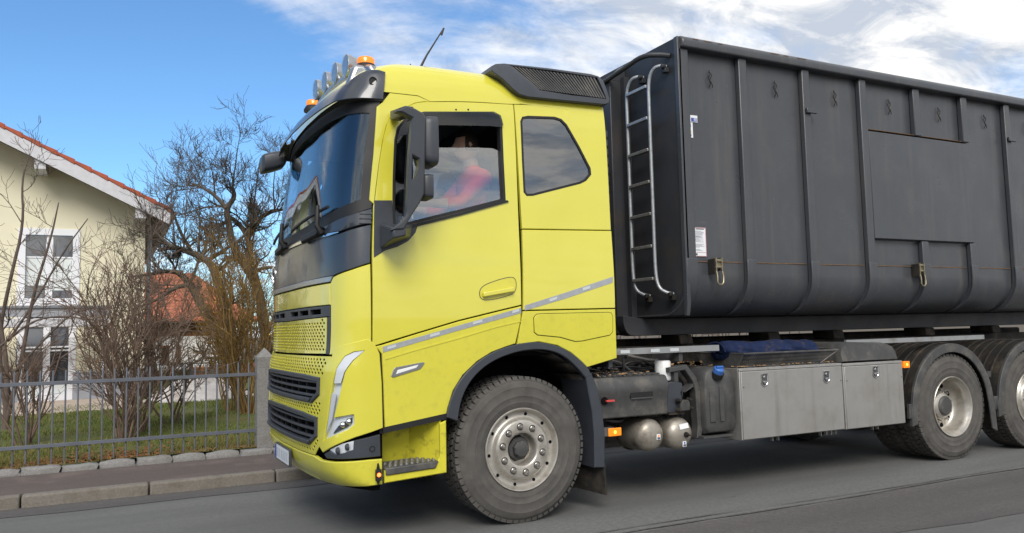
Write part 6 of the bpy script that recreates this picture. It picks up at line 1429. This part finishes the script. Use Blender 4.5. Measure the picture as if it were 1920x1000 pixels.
# ================================================================ BARE TREES AND SHRUBS
M['bark'] = mat('grey_brown_bark', (0.085, 0.070, 0.058), 0.95, 0, 0.2, var=0.3, vscale=9, dirt=((0.10, 0.10, 0.045), 0.6, 6, 0.52))
M['twig'] = mat('dark_twig_bark', (0.125, 0.097, 0.083), 0.9, 0, 0.2, var=0.25, vscale=6)
M['twig_red'] = mat('brown_twig_bark', (0.16, 0.112, 0.085), 0.9, 0, 0.2, var=0.3, vscale=5)
M['twig_ochre'] = mat('ochre_twig_bark', (0.20, 0.125, 0.045), 0.9, 0, 0.2, var=0.35, vscale=5)
M['bud'] = mat('yellow_buds', (0.55, 0.38, 0.03), 0.8, var=0.3, vscale=9)
M['leaf_dry'] = mat('dry_leaves', (0.17, 0.075, 0.03), 0.9, 0, 0.2, var=0.45, vscale=12)
class Twigs:
    def __init__(s, seed): s.v = []; s.f = []; s.rng = random.Random(seed); s.tips = []
    def tube(s, pts, r0, r1, n):
        base = len(s.v); m = len(pts)
        t = pts[1]-pts[0]; t.normalize(); up = Vector((0,0,1)) if abs(t.z) < 0.9 else Vector((1,0,0)); nx = t.cross(up); nx.normalize()
        for i, p in enumerate(pts):
            t = pts[min(i+1, m-1)]-pts[max(i-1, 0)]; t.normalize(); nx = nx-t*nx.dot(t); nx.normalize(); ny = t.cross(nx); r = r0+(r1-r0)*i/(m-1)
            for k in range(n):
                a = 6.2832*k/n; s.v.append(tuple(p+nx*(math.cos(a)*r)+ny*(math.sin(a)*r)))
        for i in range(m-1):
            for k in range(n):
                a = base+i*n+k; b = base+i*n+(k+1) % n; s.f.append((a, b, b+n, a+n))
    def grow(s, p, d, L_, r, depth, P):
        g = s.rng.gauss; segs = 5 if depth > 0 else 3
        pts = [p.copy()]; dirs = []; d = d.normalized()
        for i in range(segs):
            d = d+Vector((g(0,1), g(0,1), g(0,1)))*P['wob']; d.z += P['up'][min(depth, len(P['up'])-1)]; d.normalize()
            pts.append(pts[-1]+d*(L_/segs)); dirs.append(d.copy())
        s.tube(pts, r, max(P['rmin'], r*0.45), 5 if depth > 1 else 3)
        if depth == 0: s.tips.append(pts[-1]); return
        n = P['n'][min(depth, len(P['n'])-1)]
        for k in range(n):
            t = s.rng.uniform(P.get('t0', 0.2), 1.0); i = min(segs-1, int(t*segs)); q = pts[i].lerp(pts[i+1], t*segs-i)
            ax = Vector((g(0,1), g(0,1), g(0,1))).cross(dirs[i]); ax.normalize()
            a = s.rng.uniform(*P['ang']); nd = dirs[i]*math.cos(a)+ax*math.sin(a)
            s.grow(q, nd, L_*P['len']*s.rng.uniform(0.6, 1.15), max(P['rmin'], r*P['rad']), depth-1, P)
    def limb(s, pts, r0, r1, P, depth, n, L_):
        pts = [Vector(q) for q in chaikin([tuple(q) for q in pts], 2, False)]; s.tube(pts, r0, r1, 8)
        for k in range(n):
            t = s.rng.uniform(0.12, 1.0)*(len(pts)-1); i = min(len(pts)-2, int(t)); q = pts[i].lerp(pts[i+1], t-i); d = (pts[i+1]-pts[i]).normalized()
            ax = Vector((s.rng.gauss(0,1), s.rng.gauss(0,1), s.rng.gauss(0,1))).cross(d); ax.normalize(); a = s.rng.uniform(0.6, 1.4)
            s.grow(q, d*math.cos(a)+ax*math.sin(a), L_*s.rng.uniform(0.5, 1.2), (r0+(r1-r0)*t/len(pts))*0.42, depth, P)
    def build(s, name, m, parent, **kw):
        me = bpy.data.meshes.new(name); me.from_pydata(s.v, [], s.f); me.polygons.foreach_set('use_smooth', [True]*len(me.polygons)); me.update()
        return link(name, me, m, parent, **kw)
    def leaves(s, name, m, parent, frac, size, drop=0.0):
        mb = MB(); g = s.rng
        for p in s.tips:
            if g.random() > frac: continue
            a = Vector((g.gauss(0,1), g.gauss(0,1), g.gauss(0,1))).normalized(); b = a.cross(Vector((g.gauss(0,1), g.gauss(0,1), g.gauss(0,1)))).normalized(); z = size*g.uniform(0.6, 1.3)
            c = p+Vector((g.gauss(0,1), g.gauss(0,1), g.gauss(0,1)))*size
            mb.add([c-a*z, c+b*z*0.45, c+a*z, c-b*z*0.45], [(0,1,2),(0,2,3)])
        me = bpy.data.meshes.new(name); me.from_pydata(mb.v, [], mb.f); me.update(); return link(name, me, m, parent, kind='stuff')
def V3(l, dy=None): return [Vector(p) for p in l]
TREE = dict(wob=0.20, up=[0.22, 0.14, 0.03], n=[0, 8, 7], ang=(0.45, 1.2), len=0.60, rad=0.5, rmin=0.003, t0=0.15)
def vary(pts, amp, seed):
    r = random.Random(seed); return [Vector((p[0]+r.gauss(0, amp*0.3), p[1]+r.gauss(0, amp), p[2])) for p in pts]
# gnarled tree arching to the left
t1 = thing('apple_tree', [(-0.426,10.522,0.034)][0], 'bare gnarled old tree with a trunk arching left in front of the red roof', 'tree')
T = Twigs(21); TW = Twigs(22)
for pts, r0, r1, n in (([(-0.426,10.526,-0.016),(-0.572,10.524,0.834),(-0.722,10.559,1.306),(-1.068,10.687,1.852),(-1.334,10.773,2.406),(-1.489,10.835,2.6),(-1.623,10.897,2.673)], 0.12, 0.04, 6), ([(-0.516,10.105,0.168),(-0.749,10.075,1.831),(-0.978,10.122,2.612),(-1.094,10.163,2.818),(-1.347,10.28,2.951),(-1.678,10.438,3.076),(-1.911,10.563,3.014)], 0.10, 0.03, 8),
                       ([(-1.54,10.187,2.581),(-1.797,10.314,2.626),(-2.053,10.45,2.566),(-2.394,10.628,2.527)], 0.05, 0.015, 5), ([(-1.411,9.916,2.353),(-1.638,10.035,2.322),(-1.888,10.18,2.121),(-2.206,10.355,1.988)], 0.05, 0.015, 5), ([(-1.025,10.798,2.876),(-0.757,10.646,3.05),(-0.579,10.542,3.197)], 0.05, 0.02, 5),
                       ([(-1.278,11.027,3.024),(-1.475,11.095,3.385),(-1.617,11.131,3.795),(-1.684,11.147,3.999)], 0.04, 0.012, 6), ([(-1.708,10.007,3.03),(-1.904,10.092,3.205),(-2.016,10.136,3.349)], 0.035, 0.012, 4), ([(-0.953,10.334,2.628),(-0.762,10.227,2.731),(-0.72,10.19,2.907)], 0.05, 0.02, 4)):
    T.limb(pts, r0, r1, TREE, 2, n, 0.72)
t1o = T.build('trunk', 'bark', t1)
for pts, r0 in (([(-1.6,10.628,3.028),(-1.65,10.618,3.422),(-1.684,10.592,3.914),(-1.708,10.565,4.356)], 0.018), ([(-1.45,10.78,2.997),(-1.448,10.739,3.444),(-1.42,10.68,3.941),(-1.41,10.63,4.438)], 0.016), ([(-1.888,10.328,2.991),(-1.853,10.267,3.468),(-1.834,10.215,3.945)], 0.014), ([(-1.206,10.884,2.961),(-1.17,10.811,3.565),(-1.205,10.784,4.071)], 0.016), ([(-1.99,9.966,2.578),(-2.038,9.957,2.951),(-2.069,9.932,3.416)], 0.014)):
    TW.limb(pts, r0, 0.005, TREE, 1, 9, 0.55)
TW.build('shoots', 'twig', t1)
# taller tree behind the forsythia
t2 = thing('fruit_tree', [(0.158,11.364,-0.122)][0], 'tall bare tree with two forked trunks close to the truck windscreen', 'tree')
T = Twigs(31)
for pts, r0, r1, n in (([(0.205,11.339,-0.124),(0.136,11.247,1.311),(-0.001,11.232,2.26),(-0.169,11.281,2.667),(-0.5,11.402,3.207),(-0.583,11.4,3.708),(-0.625,11.397,3.974),(-0.467,11.297,4.193),(-0.518,11.306,4.385)], 0.12, 0.03, 9), ([(0.209,11.66,1.309),(0.026,11.65,2.467),(-0.107,11.677,2.927),(-0.155,11.652,3.473),(-0.403,11.749,3.805),(-0.56,11.822,3.886)], 0.095, 0.03, 9),
                       ([(-0.679,10.98,3.91),(-0.877,11.058,4.174),(-1.093,11.154,4.325),(-1.279,11.242,4.402)], 0.045, 0.014, 7), ([(-0.139,11.756,3.485),(0.09,11.603,3.884),(0.333,11.47,3.987),(0.578,11.343,4.013)], 0.06, 0.02, 8), ([(-0.556,11.609,3.737),(-0.824,11.753,3.647),(-1.112,11.903,3.622)], 0.045, 0.014, 6), ([(-0.202,11.074,2.652),(0.078,10.92,2.781),(0.36,10.781,2.721)], 0.05, 0.015, 6),
                       ([(-0.518,11.306,4.385),(-0.485,11.259,4.724),(-0.452,11.213,5.042),(-0.426,11.182,5.253)], 0.02, 0.005, 6), ([(-0.792,11.792,4.298),(-0.827,11.775,4.688),(-0.91,11.788,5.015)], 0.02, 0.005, 6), ([(0.352,11.572,4.003),(0.315,11.546,4.499),(0.358,11.485,4.939)], 0.02, 0.005, 6), ([(-1.082,11.26,4.344),(-1.18,11.28,4.679),(-1.352,11.339,4.996)], 0.015, 0.004, 5), ([(-0.186,11.446,3.447),(-0.108,11.356,4.004),(-0.049,11.278,4.54),(-0.016,11.228,4.915)], 0.025, 0.005, 8)):
    T.limb(pts, r0, r1, TREE, 2, n, 0.74)
T.build('trunk', 'bark', t2)
# slender tree at the left edge, in front of the house
t3 = thing('young_tree', [(-3.954,7.797,0.259)][0], 'thin bare young tree in front of the yellow house at the far left', 'tree')
T = Twigs(41); P3 = dict(TREE, n=[0, 4, 5], len=0.6, rmin=0.0028)
for pts, r0, n in (([(-3.953,7.8,0.223),(-3.932,7.721,0.989),(-4.041,7.711,1.721),(-4.183,7.718,2.455),(-4.224,7.687,3.04)], 0.045, 7), ([(-3.942,7.784,0.332),(-3.771,7.626,1.13),(-3.654,7.488,2.003),(-3.437,7.306,2.8),(-3.347,7.215,3.308)], 0.035, 7), ([(-3.99,8.13,0.528),(-4.105,8.107,1.431),(-3.951,7.949,2.326),(-3.794,7.802,3.072),(-3.837,7.77,3.672),(-3.742,7.689,4.045)], 0.035, 8), ([(-3.847,7.452,0.995),(-3.501,7.237,1.415),(-3.186,7.045,1.765),(-2.867,6.873,1.864)], 0.02, 6), ([(-3.99,7.267,1.358),(-3.617,7.046,1.7),(-3.241,6.85,1.746),(-2.894,6.678,1.681)], 0.018, 6), ([(-3.992,8.275,1.427),(-3.626,8.035,2.028),(-3.295,7.805,2.706),(-2.994,7.612,3.156)], 0.02, 6)):
    T.limb(pts, r0, 0.006, P3, 2, max(3, n-2), 0.7)
T.build('trunk', 'twig', t3)
def shrub(name, base, label, stems, height, spread, seed, m, leafm=None, frac=0.0, leaf=0.02, depth=3, nn=(0, 5, 5, 6), cat='shrub', up=(0.02, 0.05, 0.08)):
    r = thing(name, base, label, cat); T = Twigs(seed); b = Vector(base)
    P = dict(wob=0.13, up=list(up), n=list(nn), ang=(0.25, 0.85), len=0.55, rad=0.55, rmin=0.0023, t0=0.12)
    for k in range(stems):
        a = T.rng.uniform(0, 6.283); q = b+Vector((math.cos(a), math.sin(a), 0))*T.rng.uniform(0, spread*0.22)
        d = Vector((math.cos(a)*spread*T.rng.uniform(0.1, 1), math.sin(a)*spread*T.rng.uniform(0.1, 1), height))
        T.grow(q, d, height*T.rng.uniform(0.75, 1.1), 0.016*T.rng.uniform(0.7, 1.3), depth, P)
    T.build('stems', m, r)
    if leafm: T.leaves('buds', leafm, r, frac, leaf)
    return r
B1 = [(-2.549,6.001)][0]
shrub('shrub', (B1[0], B1[1], 0.15), 'dense bare brown shrub right behind the middle of the railing', 13, 1.5, 0.6, 51, 'twig_red', 'leaf_dry', 0.04, 0.016, nn=(0, 5, 5, 5))
B2 = [(-3.571,6.182)][0]
shrub('shrub', (B2[0], B2[1], 0.15), 'small sparse bare shrub behind the left end of the railing', 9, 1.15, 0.6, 52, 'twig_red', None, depth=3, nn=(0, 4, 4, 4))
B3 = [(-2.312,6.943,0.435)][0]
shrub('tall_shrub', (B3[0], B3[1], 0.15), 'tall tangled brown shrub at the right corner of the yellow house', 12, 1.9, 0.9, 53, 'twig_red', 'leaf_dry', 0.03, 0.018, nn=(0, 5, 5, 5))
B4 = [(-0.639,8.361,0.215)][0]
shrub('forsythia_bush', (B4[0], B4[1], 0.15), 'ochre bush with yellow buds directly behind the granite post', 18, 2.1, 0.75, 54, 'twig_ochre', 'bud', 0.07, 0.018, nn=(0, 5, 5, 5))
B5 = [(-0.845,9.037,0.132)][0]
shrub('forsythia_bush', (B5[0], B5[1], 0.15), 'lower ochre bush with yellow buds, left of the one behind the granite post', 9, 1.5, 0.55, 55, 'twig_ochre', 'bud', 0.10, 0.022, nn=(0, 4, 4, 5))
B6 = [(-1.842,7.84,0.319)][0]
shrub('low_shrub', (B6[0], B6[1], 0.15), 'low grey brown shrub in front of the white house and mesh fence', 6, 0.9, 0.5, 56, 'twig_red', None, nn=(0, 4, 4, 4))
# far hedge line closing the horizon
T = Twigs(77); P = dict(wob=0.15, up=[0.05, 0.06, 0.06], n=[0, 5, 6], ang=(0.3, 0.9), len=0.55, rad=0.5, rmin=0.02, t0=0.1)
for k in range(150):
    x = -30+k*0.62+T.rng.uniform(-0.3, 0.3); T.grow(Vector((x, 58+T.rng.uniform(-3, 3), 0)), Vector((T.rng.gauss(0, 0.2), 0, 1)), T.rng.uniform(2.5, 4.5), 0.07, 2, P)
T.build('far_hedge', 'twig', None, label='far hedge of bare trees along the horizon behind the gardens', cat='hedge', kind='stuff')

# ================================================================ GRASS AND LITTER
def blades(n, x0, x1, y0, y1, hmin, hmax, seed, name, m, label, cat):
    r = np.random.default_rng(seed); x = r.uniform(x0, x1, n); t = r.random(n); y = y0+(y1-y0)*t**1.5
    den = np.sin(x*2.1+y*0.8)+np.sin(y*2.9-x*1.3)+r.normal(0, 0.6, n); keep = den > -0.7; x, y = x[keep], y[keep]; n = len(x)
    z = 0.15+0.012*np.sin(x*1.3+y)+0.010*np.sin(y*1.7-x*0.6)-0.003
    a = r.uniform(0, 6.283, n); h = r.uniform(hmin, hmax, n); w = 0.004+0.0008*(y-y0); lx, ly = r.normal(0, 0.4, n)*h, r.normal(0, 0.4, n)*h
    V = np.empty((n, 3, 3)); V[:, 0] = np.stack([x-np.cos(a)*w, y-np.sin(a)*w, z], 1); V[:, 1] = np.stack([x+np.cos(a)*w, y+np.sin(a)*w, z], 1); V[:, 2] = np.stack([x+lx, y+ly, z+h], 1)
    me = bpy.data.meshes.new(name); me.vertices.add(n*3); me.vertices.foreach_set('co', V.reshape(-1)); me.loops.add(n*3); me.loops.foreach_set('vertex_index', np.arange(n*3, dtype=np.int32))
    me.polygons.add(n); me.polygons.foreach_set('loop_start', np.arange(0, n*3, 3, dtype=np.int32)); me.polygons.foreach_set('loop_total', np.full(n, 3, dtype=np.int32)); me.update(); me.validate()
    return link(name, me, m, None, label=label, cat=cat, kind='stuff')
M['grass'] = mat('grass_blades', (0.085, 0.125, 0.026), 0.8, 0, 0.2, col2=(0.16, 0.16, 0.05), vscale=2.2)
M['straw'] = mat('dry_grass', (0.20, 0.16, 0.06), 0.9, 0, 0.2, var=0.3, vscale=4)
blades(60000, -6.5, 1.5, 4.5, 12.5, 0.025, 0.06, 1, 'grass', 'grass', 'short green lawn grass between the railing and the houses', 'grass')
blades(14000, -6.5, 1.5, 4.18, 6.2, 0.02, 0.07, 2, 'dry_grass', 'straw', 'yellowed dry grass along the foot of the railing', 'dry grass')
lf = MB(); rng = random.Random(6)
for _ in range(3500):
    x, y = rng.uniform(-6, 1), 4.17+abs(rng.gauss(0, 0.45))
    if math.sin(x*1.7+0.8) < -0.2 and rng.random() < 0.7: continue
    a = rng.uniform(0, 6.28); l = rng.uniform(0.015, 0.04); z = gz(x, y)+0.006; ca, sa = math.cos(a)*l, math.sin(a)*l
    lf.add([(x-ca, y-sa, z), (x+sa*0.5, y-ca*0.5, z+rng.uniform(0, 0.015)), (x+ca, y+sa, z+rng.uniform(0, 0.02)), (x-sa*0.5, y+ca*0.5, z)], [(0,1,2),(0,2,3)])
me = bpy.data.meshes.new('leaf_litter'); me.from_pydata(lf.v, [], lf.f); me.update(); link('leaf_litter', me, 'leaf_dry', None, label='brown fallen leaves on the ground just behind the railing', cat='leaves', kind='stuff')

# ================================================================ DRIVER
M['skin'] = mat('skin', (0.50, 0.30, 0.21), 0.6, var=0.05)
M['shirt'] = mat('red_shirt', (0.66, 0.06, 0.055), 0.85, 0, 0.2, var=0.12, vscale=14)
M['trousers'] = mat('dark_trousers', (0.03, 0.035, 0.05), 0.9)
M['hair'] = mat('dark_hair', (0.02, 0.014, 0.01), 0.7, var=0.2, vscale=40)
def driver():
    root = thing('person', (-0.25, 0.42, 2.1), 'driver in a red shirt seated at the wheel, arm stretched forward', 'person')
    joints = {'pelvis': (-0.12,0.42,2.20,0.15), 'waist': (-0.09,0.42,2.36,0.145), 'chest': (-0.06,0.42,2.55,0.165), 'top': (-0.05,0.42,2.68,0.12), 'neck': (-0.07,0.42,2.76,0.058), 'skull': (-0.09,0.42,2.84,0.075)}
    for s, y in (('L', -1), ('R', 1)):
        joints.update({'sh'+s: (-0.06,0.42+y*0.185,2.65,0.075), 'el'+s: (-0.28,0.42+y*0.24,2.42,0.050), 'wr'+s: (-0.53,0.42+y*0.19,2.42,0.030), 'pa'+s: (-0.60,0.42+y*0.18,2.415,0.034),
                       'hip'+s: (-0.14,0.42+y*0.10,2.17,0.10), 'kn'+s: (-0.55,0.42+y*0.14,2.18,0.075), 'an'+s: (-0.78,0.42+y*0.14,1.74,0.048), 'to'+s: (-0.92,0.42+y*0.14,1.66,0.045)})
    E_ = [('pelvis','waist'),('waist','chest'),('chest','top'),('top','neck'),('neck','skull')]
    for s in 'LR': E_ += [('top','sh'+s),('sh'+s,'el'+s),('el'+s,'wr'+s),('wr'+s,'pa'+s),('pelvis','hip'+s),('hip'+s,'kn'+s),('kn'+s,'an'+s),('an'+s,'to'+s)]
    # fingers curled round the rim
    for s, y in (('L', -1), ('R', 1)):
        bx, by, bz, _ = joints['pa'+s]
        for k in range(4):
            o = (k-1.5)*0.019
            joints['f%d1%s' % (k, s)] = (bx-0.045,by+o,bz+0.022,0.0095); joints['f%d2%s' % (k, s)] = (bx-0.075,by+o,bz+0.004,0.009); joints['f%d3%s' % (k, s)] = (bx-0.066,by+o,bz-0.022,0.0085)
            E_ += [('pa'+s,'f%d1%s' % (k, s)),('f%d1%s' % (k, s),'f%d2%s' % (k, s)),('f%d2%s' % (k, s),'f%d3%s' % (k, s))]
        joints['t1'+s] = (bx-0.01,by-y*0.04,bz+0.005,0.011); joints['t2'+s] = (bx-0.045,by-y*0.045,bz-0.012,0.009); E_ += [('pa'+s,'t1'+s),('t1'+s,'t2'+s)]
    joints = {k: (v[0]-0.12, v[1], v[2]-0.05, v[3]) for k, v in joints.items()}
    names = list(joints); me = bpy.data.meshes.new('body'); me.from_pydata([joints[k][:3] for k in names], [(names.index(a), names.index(b)) for a, b in E_], []); me.update()
    o = bpy.data.objects.new('body', me); COL.objects.link(o)
    o.modifiers.new('skin', 'SKIN'); 
    if not me.skin_vertices: 
        bm = bmesh.new(); bm.from_mesh(me); bm.verts.layers.skin.verify(); bm.to_mesh(me); bm.free()
    for i, k in enumerate(names):
        sv = me.skin_vertices[0].data[i]; sv.radius = (joints[k][3], joints[k][3]*(0.78 if k in ('pelvis','waist','chest') else 1.0)); sv.use_root = (k == 'pelvis')
    ss = o.modifiers.new('sub', 'SUBSURF'); ss.levels = 2; ss.render_levels = 2
    dg = bpy.context.evaluated_depsgraph_get(); dg.update(); ev = bpy.data.meshes.new_from_object(o.evaluated_get(dg)); bpy.data.objects.remove(o)
    bm = bmesh.new(); bm.from_mesh(ev)
    # head with face, facing forwards (-X)
    hc = Vector((-0.235,0.42,2.87)); hb = bmesh.new(); bmesh.ops.create_uvsphere(hb, u_segments=32, v_segments=24, radius=1.0)
    for v in hb.verts:
        c = v.co; f = max(0, -c.x); x = c.x*0.098; y = c.y*0.078*(1-0.18*max(0, -c.z)); z = c.z*0.122
        if c.z < -0.2: x -= 0.02*(-c.z)*f
        nose = math.exp(-((c.y/0.16)**2+((c.z+0.12)/0.22)**2))*f; x -= 0.026*nose*(1 if c.z > -0.35 else 0.4)
        eye = sum(math.exp(-(((c.y-s*0.38)/0.14)**2+((c.z-0.08)/0.09)**2)) for s in (-1, 1))*f; x += 0.010*eye
        mouth = math.exp(-((c.y/0.28)**2+((c.z+0.50)/0.05)**2))*f; x += 0.006*mouth
        ear = math.exp(-(((abs(c.y)-0.98)/0.12)**2+((c.z)/0.22)**2+((c.x-0.05)/0.18)**2)); y += math.copysign(0.016*ear, c.y)
        v.co = hc+Vector((x, y, z))
    tmp = bpy.data.meshes.new('head_tmp'); hb.to_mesh(tmp); hb.free(); bm.from_mesh(tmp); bm.to_mesh(ev); bm.free()
    for m in ('shirt', 'skin', 'trousers'): ev.materials.append(M[m])
    for p in ev.polygons:
        c = p.center; p.use_smooth = True
        p.material_index = 1 if (c.z > 2.705 or (c.x < -0.50 and c.z > 2.28)) else (2 if c.z < 2.24 else 0)
    ev.name = 'body'; link('body', ev, None, root)
    hr = bmesh.new(); bmesh.ops.create_uvsphere(hr, u_segments=28, v_segments=18, radius=1.0)
    bmesh.ops.delete(hr, geom=[v for v in hr.verts if v.co.z < -0.35 or (v.co.x < -0.55 and v.co.z < 0.45)], context='VERTS')
    for v in hr.verts: c = v.co; v.co = hc+Vector((c.x*0.106+0.006, c.y*0.086, c.z*0.130+0.004*math.sin(c.x*30)*math.cos(c.y*25)))
    mh = bpy.data.meshes.new('hair'); hr.to_mesh(mh); hr.free(); fin(mh, 70); link('hair', mh, 'hair', root)
driver()
